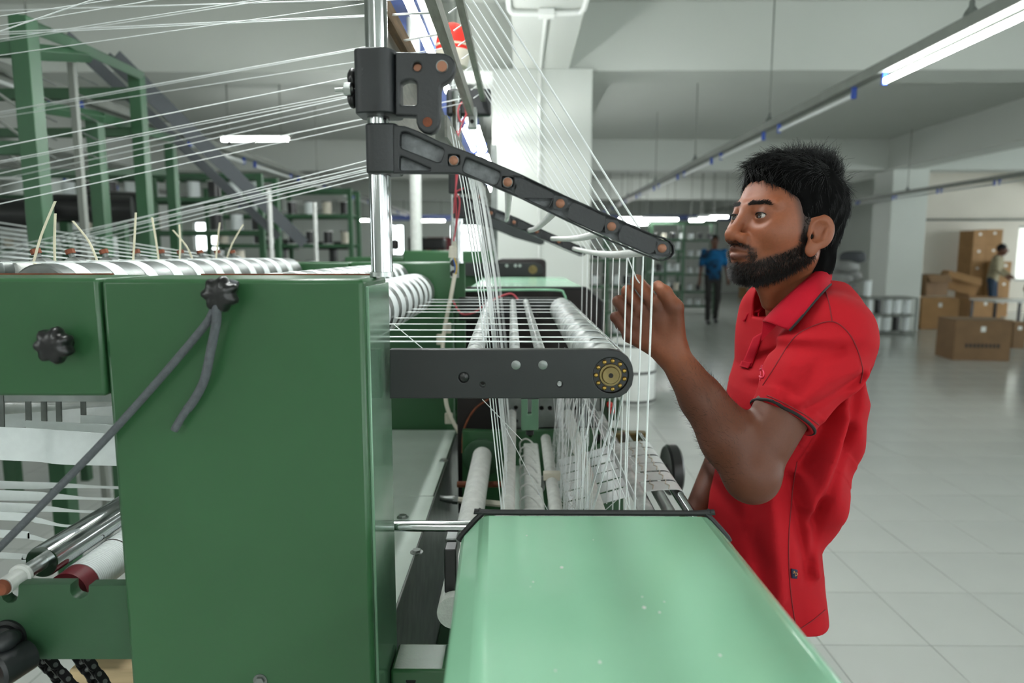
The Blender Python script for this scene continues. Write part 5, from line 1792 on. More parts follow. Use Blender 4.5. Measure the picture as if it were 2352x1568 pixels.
# temple and scalp stubble under the hair
tmp_ = isH * sstep(np.interp(ww, [-.02, .0, .03, .05, .07, .09, .12], [.022, .026, .034, .042, .052, .072, .09]) - uu, -.010, .008) * (ww > -.01) * ~ear
col = col * (1 - .8 * tmp_[:, None]) + dark * .8 * tmp_[:, None]
nape = isH * sstep(-.025 - uu, 0, .012) * sstep(ww, -.085, -.055)
col = col * (1 - .8 * nape[:, None]) + dark * .8 * nape[:, None]
# thumb nail
nl = np.exp(-(np.linalg.norm((v - V3(THB[3] + Vector((.001, -.0085, .003)))) * V3((1, .8, 1)), axis=1) / .0062) ** 4)
col = col * (1 - .8 * nl[:, None]) + pinkn * .8 * nl[:, None]
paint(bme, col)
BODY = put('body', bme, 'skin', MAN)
print('body verts', len(bme.vertices))

# eyes
gz = Vector((-.94, -.33, .05)).normalized()
for s in (1, -1):
    c = hw(EYE[0], s * EYE[1], EYE[2])
    e = MB().ball(c, .0130, 28, 20).build('eye', 'sclera', MAN, ang=80)
    i = MB().lathe([(.0116, .0069), (.01225, .0063), (.0129, .0042), (.0132, .0027), (.0132, .0001)], c, gz, 24).build('iris', 'iris', e)
    MB().lathe([(.0131, .0026), (.01335, .0022), (.0134, .0001)], c, gz, 18).build('pupil', 'pupil', e)

# hair: soft cap plus combed strands
HLN = ([-.10, -.045, -.04, -.012, .0, .03, .045, .06, .072, .085, .11, .2], [-.035, -.032, -.030, .016, .022, .030, .034, .042, .058, .078, .092, .10])


def hair_sdf(P):
    Q = hl(P)
    d = ell(Q, (-.014, 0, .060), (.103, .0795, .090))
    d = smin(d, ell(Q, (.035, .010, .108), (.060, .058, .034)), .02)
    d = smin(d, ell(Q, (-.035, 0, .122), (.045, .045, .030)), .025)
    d = smin(d, ell(Q, (-.052, 0, .0), (.052, .062, .062)), .02)
    d = smin(d, cone(Q, (-.055, -.025, -.045), (-.055, .025, -.045), .034, .034), .02)
    lim = np.interp(Q[:, 2], HLN[0], HLN[1]).astype(f32)
    d = smax(d, (Q[:, 0] - lim) * .8, .006)
    d = smax(d, -(Q[:, 2] + .068), .012)
    for s in (-1, 1):
        d = smax(d, -ell(Q, (-.006, s * .086, .000), (.026, .020, .036)), .006)
    dd = np.linalg.norm(Q * V3((1, 1, 1)), axis=1)
    d += .0016 * np.sin(Q[:, 0] * 210 + 30 * Q[:, 1]) * np.sin(Q[:, 1] * 190 + Q[:, 2] * 90) + .0012 * np.sin(Q[:, 1] * 420 + Q[:, 0] * 90)
    return d


hme = surface(hair_sdf, (.36, 1.12, 1.36), (.66, 1.42, 1.70), .0022, 'hair')
HAIR = put('hair', hme, 'hair_cap', MAN, label='short black hair combed forward and up')
hvx, hnx = mesh_np(hme)
hq = hl(hvx)
rg = np.random.RandomState(5)


def strands(name, pts, r0, parent, m, seg=3):
    """pts: (n,k,3) strand points; thin tapered 3-sided tubes in one mesh"""
    n, k, _ = pts.shape
    t = np.gradient(pts, axis=1); t /= np.maximum(np.linalg.norm(t, axis=2, keepdims=True), 1e-9)
    a = np.cross(t, np.array([.3, .5, .81], f32)); a /= np.maximum(np.linalg.norm(a, axis=2, keepdims=True), 1e-9)
    b = np.cross(t, a)
    rad = (r0 * np.linspace(1, .25, k))[None, :, None]
    ring = [pts + rad * (a * math.cos(q) + b * math.sin(q)) for q in (0, 2.094, 4.189)]
    vs = np.stack(ring, 2).reshape(-1, 3)
    base = (np.arange(n)[:, None, None] * k + np.arange(k - 1)[None, :, None]) * 3 + np.arange(3)[None, None, :]
    nx = (np.arange(3) + 1) % 3
    base2 = (np.arange(n)[:, None, None] * k + np.arange(k - 1)[None, :, None]) * 3 + nx[None, None, :]
    q = np.stack([base, base2, base2 + 3, base + 3], -1).reshape(-1, 4)
    me = bpy.data.meshes.new(name)
    me.vertices.add(len(vs)); me.vertices.foreach_set('co', vs.astype(f32).ravel())
    me.loops.add(len(q) * 4); me.loops.foreach_set('vertex_index', q.astype(np.int32).ravel())
    me.polygons.add(len(q)); me.polygons.foreach_set('loop_start', np.arange(0, len(q) * 4, 4, dtype=np.int32))
    me.polygons.foreach_set('use_smooth', np.ones(len(q), bool))
    me.update()
    return put(name, me, m, parent, kind='stuff')


def comb(q):
    """comb direction in head space"""
    u, v_, w = q[:, 0], q[:, 1], q[:, 2]
    d = np.zeros_like(q)
    top = sstep(w, .08, .125)
    d[:, 0] = top * np.where(u > -.03, .9, -.25) + (1 - top) * -.35
    d[:, 1] = top * np.where(u > -.03, .25, 0) * np.sign(v_ + .02)
    d[:, 2] = top * np.where(u > -.03, .05, .5) + (1 - top) * -.95
    return d


ok = np.where((hq[:, 2] > -.062) & (hq[:, 0] < np.interp(hq[:, 2], HLN[0], HLN[1]) + .004))[0]
ix = ok[rg.randint(0, len(ok), 9000)]
qd = comb(hq[ix]) + rg.normal(0, .11, (len(ix), 3))
wd_ = (qd @ HR.T).astype(f32)
nn_ = hnx[ix]
wd_ -= nn_ * (wd_ * nn_).sum(1, keepdims=True) * .8
wd_ /= np.linalg.norm(wd_, axis=1, keepdims=True)
L = np.interp(hq[ix][:, 2], [-.06, .05, .1, .15], [.010, .017, .028, .030]) * rg.uniform(.6, 1.2, len(ix))
L = L[:, None].astype(f32)
p0 = hvx[ix] - nn_ * .002
lift = np.interp(hq[ix][:, 2], [.0, .1, .15], [.03, .05, .14])[:, None]
st = np.stack([p0, p0 + (wd_ * .35 + nn_ * lift * 1.0) * L, p0 + (wd_ * .72 + nn_ * lift * 1.2) * L, p0 + (wd_ * 1.05 + nn_ * lift * .9) * L], 1)
strands('hair_strands', st, .00042, HAIR, 'hair')
# upright tuft at the crown
ok2 = np.where((hq[:, 2] > .128) & (hq[:, 0] < .02) & (hq[:, 0] > -.07))[0]
ix = ok2[rg.randint(0, len(ok2), 520)]
qd = np.array([[.35, .1, 1.0]], f32) + rg.normal(0, .33, (len(ix), 3))
wd_ = (qd @ HR.T).astype(f32); wd_ /= np.linalg.norm(wd_, axis=1, keepdims=True)
L = (rg.uniform(.010, .026, len(ix)))[:, None].astype(f32)
p0 = hvx[ix] - hnx[ix] * .002
cv_ = np.array([[-.3, -.1, .1]], f32)
st = np.stack([p0, p0 + wd_ * L * .5, p0 + wd_ * L * .85 + cv_ * L * .15, p0 + wd_ * L * 1.05 + cv_ * L * .4], 1)
strands('crown_tuft', st, .0004, HAIR, 'hair')

# beard, moustache and eyebrow hairs grown from the skin
prob = np.where(isH, bm_, 0) * (nrm @ V3(Vector((0, 0, 1))) < .9)
cand = np.where(prob > .25)[0]
cand = cand[rg.rand(len(cand)) < prob[cand] ** 1.5]
ix = cand[rg.randint(0, len(cand), 11000)]
q_ = Q[ix]
qd = np.stack([np.where(q_[:, 0] > .075, .55, .15), .25 * np.sign(q_[:, 1]), np.full(len(ix), -.8)], 1) + rg.normal(0, .25, (len(ix), 3))
wd_ = (qd @ HR.T).astype(f32); nn_ = nrm[ix]
wd_ = wd_ + nn_ * .55
wd_ /= np.linalg.norm(wd_, axis=1, keepdims=True)
L = (rg.uniform(.004, .0085, len(ix)) * np.interp(q_[:, 2], [-.09, -.05, .0], [1.25, 1.0, .6]))[:, None].astype(f32)
L = np.where(((q_[:, 2] > -.035) & (q_[:, 0] > .07))[:, None], L * .55, L)
p0 = v[ix]
st = np.stack([p0 - nn_ * .0008, p0 + wd_ * L * .55, p0 + wd_ * L + np.array([[0, 0, -.2]], f32) * L], 1)
strands('beard', st, .00036, MAN, 'beard')
cand = np.where(eb > .35)[0]
ix = cand[rg.randint(0, len(cand), 900)]
q_ = Q[ix]
qd = np.stack([np.full(len(ix), -.25), np.sign(q_[:, 1]) * .9, np.full(len(ix), .25)], 1) + rg.normal(0, .2, (len(ix), 3))
wd_ = (qd @ HR.T).astype(f32); nn_ = nrm[ix]; wd_ += nn_ * .3
wd_ /= np.linalg.norm(wd_, axis=1, keepdims=True)
L = rg.uniform(.005, .009, len(ix))[:, None].astype(f32)
st = np.stack([v[ix] - nn_ * .0006, v[ix] + wd_ * L * .5, v[ix] + wd_ * L - nn_ * L * .12], 1)
strands('eyebrows', st, .00028, MAN, 'beard')
# fine dark hair on the forearm
ax_ = V3((WRI - ELB).normalized())
tt = (v - V3(ELB)) @ ax_
cand = np.where((tt > .0) & (tt < .20) & (dh > .03) & (v[:, 2] > 1.08) & (v[:, 2] < 1.30) & (v[:, 1] < 1.25) & (v[:, 0] < .36))[0]
if len(cand):
    ix = cand[rg.randint(0, len(cand), 1100)]
    nn_ = nrm[ix]
    wd_ = nn_ * .55 + ax_[None] * .8 + rg.normal(0, .3, (len(ix), 3)).astype(f32) + np.array([[0, 0, -.25]], f32)
    wd_ /= np.linalg.norm(wd_, axis=1, keepdims=True)
    L = rg.uniform(.005, .011, len(ix))[:, None].astype(f32)
    st = np.stack([v[ix], v[ix] + wd_ * L * .6, v[ix] + wd_ * L], 1)
    strands('arm_hair', st, .00014, MAN, 'beard')

# ------------------------------------------------------------------ polo shirt
TAB = [(1.46, .53, .06)]
for y_, a_, b_ in ((660, 1745, 1940), (720, 1712, 1978), (800, 1690, 1997), (900, 1668, 2000), (1000, 1650, 1992), (1100, 1634, 1968), (1160, 1622, 1944), (1205, 1616, 1926), (1235, 1612, 1916), (1290, 1608, 1904), (1420, 1604, 1898), (1520, 1600, 1900)):
    m_ = W((a_ + b_) / 2, y_, 1.29)
    TAB.append((m_.z, m_.x, (b_ - a_) / 2 / F_PX * 1.29 * .935))
CUF = SHL.lerp(ELB, .60)
SAX = (CUF - SHL).normalized()
TY0 = 1.292


def shirt_raw(P):
    z = P[:, 2]
    cx, sp = lerp_tab(z, TAB, 1), lerp_tab(z, TAB, 2)
    hy = np.interp(z, [.7, .95, 1.15, 1.3, 1.4], [.132, .136, .158, .162, .14]).astype(f32)
    a = math.radians(13)
    dx, dy = P[:, 0] - cx, P[:, 1] - TY0
    u = dx * math.cos(a) + dy * math.sin(a); w = -dx * math.sin(a) + dy * math.cos(a)
    hx2 = np.maximum(sp ** 1.74 - (hy * .56) ** 1.74, .008) ** .5747 / .825
    e = 2.35
    k = (np.abs(u / hx2) ** e + np.abs(w / hy) ** e) ** (1 / e)
    d = (k - 1) * np.minimum(hx2, hy) * .95
    top = z - (1.400 - .36 * np.maximum(np.abs(P[:, 1] - TY0) - .055, 0) - .25 * np.maximum(cx - .02 - P[:, 0], 0))
    d = smax(d, top * .93, .035)
    s = cone(P, SHL + Vector((.006, .010, -.006)), SHL.lerp(CUF, 1.25), .071, .0490)
    d = smin(d, s, .035)
    sr = cone(P, SHR + Vector((.0, -.02, -.012)), SHR.lerp(ELR, .62), .070, .056)
    d = smin(d, sr, .035)
    return d


def _calibrate():
    # make the outline of the torso agree with the outline seen in the photo
    want = ((660, 1745, 1940), (720, 1712, 1978), (800, 1690, 1994), (900, 1668, 1997), (1000, 1650, 1988), (1100, 1634, 1966), (1160, 1622, 1944), (1205, 1616, 1926), (1235, 1612, 1916), (1290, 1608, 1904), (1420, 1604, 1898), (1520, 1600, 1900))
    for it in range(5):
        zz = np.linspace(.62, 1.44, 120).astype(f32); aa = np.linspace(0, 2 * math.pi, 90, endpoint=False)
        cx, sp = lerp_tab(zz, TAB, 1), lerp_tab(zz, TAB, 2)
        hy = np.interp(zz, [.7, .95, 1.15, 1.3, 1.4], [.132, .136, .158, .162, .14])
        hx = np.maximum(sp ** 1.74 - (hy * .56) ** 1.74, .008) ** .5747 / .825
        c_, s_ = np.cos(aa), np.sin(aa)
        ex = np.sign(c_) * np.abs(c_) ** (2 / 2.35); ey = np.sign(s_) * np.abs(s_) ** (2 / 2.35)
        u = hx[:, None] * ex; w = hy[:, None] * ey
        a = math.radians(13)
        X = cx[:, None] + u * math.cos(a) - w * math.sin(a); Yw = TY0 + u * math.sin(a) + w * math.cos(a)
        Z = np.repeat(zz[:, None], 90, 1)
        D = np.stack([X - CAM.x, Yw - CAM.y, Z - CAM.z], -1)
        dz = D @ np.array(_F); px = 1176 + F_PX * (D @ np.array(_R)) / dz; py = 784 - F_PX * (D @ np.array(_U)) / dz
        for i, (y_, a_, b_) in enumerate(want):
            m = np.abs(py - y_) < 6
            if not m.any(): continue
            lo_, hi_ = px[m].min(), px[m].max()
            z0, c0, s0 = TAB[i + 1]
            TAB[i + 1] = (z0, c0 + .7 * ((a_ + b_) / 2 - (lo_ + hi_) / 2) / F_PX * 1.29, max(s0 + .7 * ((b_ - a_) - (hi_ - lo_)) / 2 / F_PX * 1.29, .06))


_calibrate()
AP = np.array([W(1935, 930, 1.13).x, 1.13, W(1935, 930, 1.13).z], f32)


CREASE = []
for A_, w_2, pl in ((.011, .010, ((1915, 925), (1868, 1010), (1842, 1075))), (-.009, .013, ((1930, 955), (1885, 1060), (1852, 1160))), (.009, .011, ((1948, 985), (1905, 1100), (1872, 1200))),
                    (-.008, .012, ((1838, 1085), (1866, 1230), (1890, 1330))), (.008, .011, ((1822, 1100), (1842, 1220), (1862, 1330))), (.007, .010, ((1885, 1150), (1880, 1240), (1875, 1300))),
                    (.007, .012, ((1758, 870), (1735, 950), (1690, 1010))), (-.007, .014, ((1772, 820), (1740, 890), (1700, 960))), (.006, .010, ((1735, 800), (1715, 880), (1695, 930))),
                    (.006, .008, ((1775, 875), (1830, 815), (1885, 790))), (-.006, .010, ((1775, 895), (1840, 850), (1915, 830))), (.007, .008, ((1800, 912), (1865, 880), (1935, 850))),
                    (-.006, .010, ((1850, 935), (1905, 895), (1955, 850))), (.007, .008, ((1885, 962), (1930, 910), (1968, 850))), (.006, .012, ((1750, 1150), (1742, 1260), (1760, 1370))),
                    (-.006, .014, ((1775, 1120), (1772, 1240), (1790, 1370))), (.008, .010, ((1975, 880), (1945, 950), (1935, 1010)))):
    CREASE.append((A_, w_2, [(W(x_, y_, 1.16).x, W(x_, y_, 1.16).z) for x_, y_ in pl]))
HEMZ = W(1880, 1425, 1.22).z


def shirt_sdf(P):
    d = shirt_raw(P)
    # drapery: folds fanning from the armpit, sleeve creases, soft vertical waves low on the body
    qx, qz = P[:, 0] - AP[0], P[:, 2] - AP[2]
    ph = np.arctan2(qz, qx); rr = np.sqrt(qx * qx + qz * qz)
    near = sstep(1.34 - P[:, 1], 0, .10)
    low = sstep(-qz, -.02, .10)
    fan = np.sin(ph * 8.5 + 2.0 * np.sin(rr * 14) + .7) * sstep(rr, .03, .16) * (1 - .6 * sstep(rr, .25, .5)) * low * near
    d -= .0085 * fan * (1 - .75 * sstep(P[:, 0], .57, .63))
    ax = np.array(SAX, f32)
    t = (P - V3(SHL)) @ ax
    onS = sstep(t, -.02, .05) * sstep(1.20 - P[:, 1], 0, .05) * sstep(P[:, 2], CUF.z - .04, CUF.z + .05)
    d -= .0050 * np.sin(t * 62 + 34 * (P[:, 0] - .5) + 4 * np.sin(P[:, 2] * 31)) * onS
    wav = np.sin(P[:, 0] * 46 + 9 * P[:, 2]) * np.sin(P[:, 2] * 17 + 1.2) * sstep(1.15 - P[:, 2], 0, .15)
    d -= .0030 * wav
    d -= .0040 * np.sin((P[:, 0] * .8 - P[:, 2] * .9) * 60) * sstep(P[:, 2], 1.2, 1.28) * sstep(.50 - P[:, 0], 0, .05) * sstep(1.3 - P[:, 1], 0, .1) * .6
    nearside = sstep(1.33 - P[:, 1], 0, .06)
    for A_, w_2, pl in CREASE:
        dd = np.full(len(P), 9., f32)
        for (x0, z0), (x1, z1) in zip(pl, pl[1:]):
            ex, ez = x1 - x0, z1 - z0
            tt2 = np.clip(((P[:, 0] - x0) * ex + (P[:, 2] - z0) * ez) / max(ex * ex + ez * ez, 1e-9), 0, 1)
            dd = np.minimum(dd, np.hypot(P[:, 0] - x0 - ex * tt2, P[:, 2] - z0 - ez * tt2))
        d += A_ * np.exp(-(dd / w_2) ** 2) * nearside
    # rib cuff slightly proud, with a step
    cu = t - float((CUF - SHL).length)
    d -= .0012 * ((cu > -.026) & (cu < .01) & (P[:, 1] < 1.2) & (P[:, 2] < CUF.z + .09))
    # open sleeve end
    inS = (P[:, 1] < 1.215) & (P[:, 2] < CUF.z + .12) & (P[:, 0] < CUF.x + .09)
    sl = cone(P, SHL + Vector((.006, .010, -.006)), SHL.lerp(CUF, 1.25), .071, .0490)
    # only the sleeve is cut, never the torso
    tor = d.copy()
    cut = np.where((sl < .03) & (cu > -.03) & (np.abs(P[:, 1] - 1.10) < .10), cu, -1)
    body_only = torso_only(P)
    d = np.where((cut > -.0) & (body_only > .004), np.maximum(d, cut), d)
    hol = cone(P, CUF - SAX * .03, CUF + SAX * .06, .041, .0475)
    d = np.where(body_only > .012, smax(d, -hol, .002), d)
    # hem and hollow
    hem = HEMZ + .006 * np.sin(P[:, 0] * 20)
    d = smax(d, hem - P[:, 2], .003)
    inner = torso_only(P) + .018
    d = np.where(P[:, 2] < .80, smax(d, -inner, .002), d)
    # neck opening and placket slit
    Q = hl(P)
    nb_ = hl(np.array([[.505, 1.285, 1.30]], f32))[0]
    nk = cone(Q, (-.022, 0, -.02), nb_, .058, .062)
    zc_ = W(1757, 745, 1.2).z
    d = np.where(P[:, 2] > zc_, smax(d, -np.maximum(nk, zc_ + .004 - P[:, 2]), .004), d)
    # right sleeve end
    t2 = (P - V3(SHR)) @ V3((ELR - SHR).normalized())
    m2 = (P[:, 1] > 1.44) & (body_only > .004)
    d = np.where(m2, np.maximum(d, t2 - .17), d)
    return d


def torso_only(P):
    z = P[:, 2]
    cx, sp = lerp_tab(z, TAB, 1), lerp_tab(z, TAB, 2)
    hy = np.interp(z, [.7, .95, 1.15, 1.3, 1.4], [.132, .136, .158, .162, .14]).astype(f32)
    a = math.radians(13)
    dx, dy = P[:, 0] - cx, P[:, 1] - TY0
    u = dx * math.cos(a) + dy * math.sin(a); w = -dx * math.sin(a) + dy * math.cos(a)
    e = 2.35
    hx = np.maximum(sp ** 1.74 - (hy * .56) ** 1.74, .008) ** .5747 / .825
    k = (np.abs(u / hx) ** e + np.abs(w / hy) ** e) ** (1 / e)
    return (k - 1) * np.minimum(hx, hy) * .95


sme = surface(shirt_sdf, (.27, .98, .72), (.76, 1.66, 1.47), .0026, 'polo_shirt')
SHIRT = put('polo_shirt', sme, 'red', MAN, label='red pique polo shirt')
print('shirt verts', len(sme.vertices))
sv, _ = mesh_np(sme)
bv = BVHTree.FromPolygons([tuple(p) for p in sv.tolist()], [tuple(p.vertices) for p in sme.polygons])


def on_shirt(px, py, lift=.0006):
    d = ray(px, py).normalized()
    h = bv.ray_cast(CAM, d)
    return (h[0] + h[1] * lift) if h[0] is not None else None


def seam(name, pxs, r, m, n=8, lift=.0003, label=None):
    P = []
    for (a, b) in zip(pxs, pxs[1:]):
        for k in range(n): P.append((a[0] + (b[0] - a[0]) * k / n, a[1] + (b[1] - a[1]) * k / n))
    P.append(pxs[-1])
    pts = [on_shirt(x, y, lift) for x, y in P]
    pts = [p for p in pts if p is not None]
    # drop jumps in depth
    out = [pts[0]]
    for p in pts[1:]:
        if (p - out[-1]).length < .04: out.append(p)
    if len(out) > 2: return MB().tube(out, r, 6).build(name, m, SHIRT, label=label)


def px_curve(p, n=6):
    return [(q.x, q.y) for q in bez([Vector((a, b, 0)) for a, b in p], n)]


seam('armhole_seam', px_curve([(1752, 885), (1775, 850), (1820, 780), (1860, 752), (1910, 738), (1945, 760), (1968, 800), (1981, 850), (1976, 880)]), .0011, 'red_stitch', 3)
seam('shoulder_seam', px_curve([(1896, 668), (1905, 700), (1911, 738)]), .0010, 'red_stitch', 3)
seam('side_seam', px_curve([(1830, 1060), (1818, 1150), (1811, 1250), (1815, 1350), (1826, 1430)]), .0012, 'red_stitch', 3)
seam('cuff_seam', px_curve([(1762, 908), (1800, 925), (1845, 950), (1880, 975)]), .0012, 'red_stitch', 3)
seam('hem_stitch', px_curve([(1835, 1445), (1865, 1425), (1895, 1400)]), .0010, 'red_stitch', 3)

# cuff piping: ring around the sleeve end
u_, w_ = perp(SAX)
ring = []
cc = CUF - SAX * .003
for k in range(40):
    a = 2 * math.pi * k / 40
    dr = u_ * math.cos(a) + w_ * math.sin(a)
    h = bv.ray_cast(cc + dr * .10, -dr, .1)
    rr_ = (h[0] - cc).length if h[0] is not None else .058
    rr_ = min(max(rr_, .044), .058)
    ring.append(cc + dr * rr_)
ring.append(ring[0])
MB().tube(ring, .0028, 8, cap=False).build('cuff_piping', 'piping', SHIRT, label='black piping round the sleeve end')

# collar: stand and fall
IN = [(1752, 738, 1.178), (1772, 716, 1.176), (1800, 688, 1.176), (1840, 652, 1.186), (1872, 625, 1.215), (1888, 614, 1.26), (1890, 613, 1.30), (1868, 618, 1.34), (1825, 640, 1.36), (1785, 668, 1.355), (1764, 692, 1.335), (1742, 716, 1.31)]
OUT = [(1812, 758, 1.122), (1838, 729, 1.116), (1862, 700, 1.120), (1888, 670, 1.146), (1903, 655, 1.195), (1909, 650, 1.255), (1908, 650, 1.31), (1885, 655, 1.36), (1835, 672, 1.395), (1785, 695, 1.395), (1745, 715, 1.375), (1708, 736, 1.335)]
I3 = bez([W(*p) for p in IN], 4); O3 = bez([W(*p) for p in OUT], 4)
mb = MB()
rows = 6
grid = []
for i in range(len(I3)):
    a, b = I3[i], O3[i]
    out_dir = (b - a); 
    hor = Vector((a.x - .505, a.y - 1.275, 0)).normalized()
    row = []
    for j in range(rows + 1):
        t = j / rows
        row.append(a.lerp(b, t) + (hor * .010 + Vector((0, 0, .004))) * math.sin(math.pi * min(1, t * 1.15)) * (1 - .5 * t))
    grid.append(row)
vs = [p for r_ in grid for p in r_]
n = rows + 1
mb.add(vs, [(i * n + j, i * n + j + 1, (i + 1) * n + j + 1, (i + 1) * n + j) for i in range(len(grid) - 1) for j in range(rows)])
co = mb.build('collar', 'red_rib', SHIRT, label='ribbed red collar with one black stripe', ang=80)
sd = co.modifiers.new('thick', 'SOLIDIFY'); sd.thickness = .003; sd.offset = 0
MB().tube([r_[-1] + Vector((0, -.0006, -.0006)) for r_ in grid[5:]], .0019, 8).build('collar_edge', 'red_rib', co)
MB().tube([r_[-1] + Vector((.0006, -.001, -.0008)) for r_ in grid[:26]], .0021, 8).build('collar_piping', 'piping', co)
# collar stand: inner band
mb = MB()
st_in = [p + Vector((0, 0, -.002)) for p in I3]
lowp = [p.lerp(Vector((.505, 1.275, p.z)), -.02) + Vector((0, 0, -.034)) for p in I3]
mb.strip(st_in, lowp, .0022)
mb.build('collar_stand', 'red_rib', SHIRT, ang=80)

# placket
def patch(name, quad, m, lift=.0022, nx=6, ny=10, th=.0016, label=None, parent=None):
    (a, b, c, d) = quad        # tl, tr, br, bl
    g = []
    for j in range(ny + 1):
        t = j / ny
        L_ = (a[0] + (d[0] - a[0]) * t, a[1] + (d[1] - a[1]) * t); R_ = (b[0] + (c[0] - b[0]) * t, b[1] + (c[1] - b[1]) * t)
        row = []
        for i in range(nx + 1):
            s_ = i / nx
            p = on_shirt(L_[0] + (R_[0] - L_[0]) * s_, L_[1] + (R_[1] - L_[1]) * s_, lift)
            row.append(p if p is not None else (g[-1][i] if g else Vector((0.45, 1.2, 1.2))))
        g.append(row)
    mb = MB(); k = nx + 1
    mb.add([p for r_ in g for p in r_], [(j * k + i, j * k + i + 1, (j + 1) * k + i + 1, (j + 1) * k + i) for j in range(ny) for i in range(nx)])
    o = mb.build(name, m, parent or SHIRT, label=label, ang=80)
    s_ = o.modifiers.new('thick', 'SOLIDIFY'); s_.thickness = th; s_.offset = 0
    return o


patch('placket', [(1733, 775), (1757, 760), (1728, 843), (1706, 838)], 'red_rib')
patch('placket_box', [(1708, 828), (1730, 834), (1722, 848), (1702, 842)], 'red_rib', lift=.0036)
# embroidered emblem on the chest
lx = lambda x, y: (1730 + x * 60 / 1568, 830 + y * 60 / 1568)
for nm, pts, r in (('emblem_bowl', [(400, 540), (460, 470), (540, 440), (620, 520), (680, 680), (690, 800), (640, 920), (560, 970), (400, 890)], .0016),
                   ('emblem_stem', [(470, 590), (480, 860), (440, 1150)], .0011), ('emblem_tip', [(400, 460), (470, 350), (520, 220)], .0009), ('emblem_tip', [(520, 430), (560, 330), (580, 220)], .0009)):
    P3 = [on_shirt(*lx(*q), .0008) for q in pts]
    if all(p is not None for p in P3): MB().tube(bez(P3, 5), r, 8).build(nm, 'red_logo', SHIRT)
# little navy flag label in the side seam
tg = patch('side_tag', [(1815, 1304), (1829, 1307), (1828, 1327), (1816, 1326)], 'navy_tag', lift=.0025, nx=3, ny=4, th=.0012)
tx = lambda x, y: (1790 + x * 70 / 1568, 1280 + y * 70 / 1568)
for pts in ([(610, 750), (680, 740), (710, 690), (690, 650), (650, 690)], [(700, 680), (730, 780), (740, 860), (760, 910)], [(740, 740), (820, 750), (860, 800), (830, 850), (750, 870)]):
    P3 = [on_shirt(*tx(*q), .0040) for q in pts]
    if all(p is not None for p in P3): MB().tube(bez(P3, 4), .0005, 6).build('tag_emblem', 'gold', tg)


# trousers and shoes
def trouser_sdf(P):
    d = ell(P, (TAB[-4][1] - .005, 1.29, .86), (.066, .108, .12))
    for y, x in ((1.205, .46), (1.375, .49)):
        l = smin(cone(P, (TAB[-4][1] - .005, 1.29 + (y - 1.29) * .6, .80), (x, y, .46), .060, .060), cone(P, (x, y, .46), (x + .03, y, .075), .062, .054), .03)
        d = smin(d, l, .03)
    d = smax(d, .03 - P[:, 2], .004)
    d += .003 * np.sin(P[:, 2] * 70 + 9 * P[:, 0]) * np.sin(P[:, 0] * 50 + 3)
    return d


put('trousers', surface(trouser_sdf, (.33, 1.09, .0), (.64, 1.49, .97), .006, 'trousers'), 'trouser', MAN)
for y, x in ((1.205, .49), (1.375, .52)):
    def shoe_sdf(P, y=y, x=x):
        d = smin(ell(P, (x - .09, y, .035), (.11, .045, .042)), ell(P, (x, y, .05), (.06, .042, .055)), .03)
        return smax(d, .001 - P[:, 2], .004)
    put('shoe', surface(shoe_sdf, (x - .22, y - .07, -.01), (x + .09, y + .07, .13), .005, 'shoe'), 'black', MAN)
# dark lash lines along the upper lids
for s in (1, -1):
    L_ = []
    for k in range(9):
        t = -1 + k / 4
        vv2 = s * (EYE[1] + .0008 + t * .0118)
        ww2 = EYE[2] - .0005 + .0048 * math.sqrt(max(0, 1 - (t * .95) ** 2))
        rr2 = .0152 ** 2 - (vv2 - s * EYE[1]) ** 2 - (ww2 - EYE[2]) ** 2
        L_.append(hw(EYE[0] + math.sqrt(max(rr2, 1e-6)) - .0006, vv2, ww2))
    MB().tube(bez(L_, 3), .0009, 6).build('eyelashes', 'beard', MAN)
# ================================================================== people in the background
M['tee_blue'] = mat('blue_print_tee', rgb(28, 112, 170), .8, col2=rgb(26, 28, 34), vscale=5.5, spec=.2)
M['beige_shirt'] = mat('beige_shirt', rgb(150, 142, 118), .8, var=.08, spec=.2)
M['jeans'] = mat('blue_jeans', rgb(52, 66, 84), .85, var=.1, spec=.2)
M['charcoal'] = mat('charcoal_trouser', rgb(54, 53, 52), .85, var=.1, spec=.2)
pm_ = bpy.data.materials.new('red_plaid'); pm_.use_nodes = True
nt = pm_.node_tree; bs = nt.nodes['Principled BSDF']; bs.inputs['Roughness'].default_value = .85
tc = nt.nodes.new('ShaderNodeTexCoord'); ck_ = nt.nodes.new('ShaderNodeTexChecker'); ck_.inputs['Scale'].default_value = 22
ck_.inputs['Color1'].default_value = rgb(140, 26, 40); ck_.inputs['Color2'].default_value = rgb(40, 24, 34)
nt.links.new(tc.outputs['Object'], ck_.inputs['Vector']); nt.links.new(ck_.outputs['Color'], bs.inputs['Base Color'])
M['plaid'] = pm_


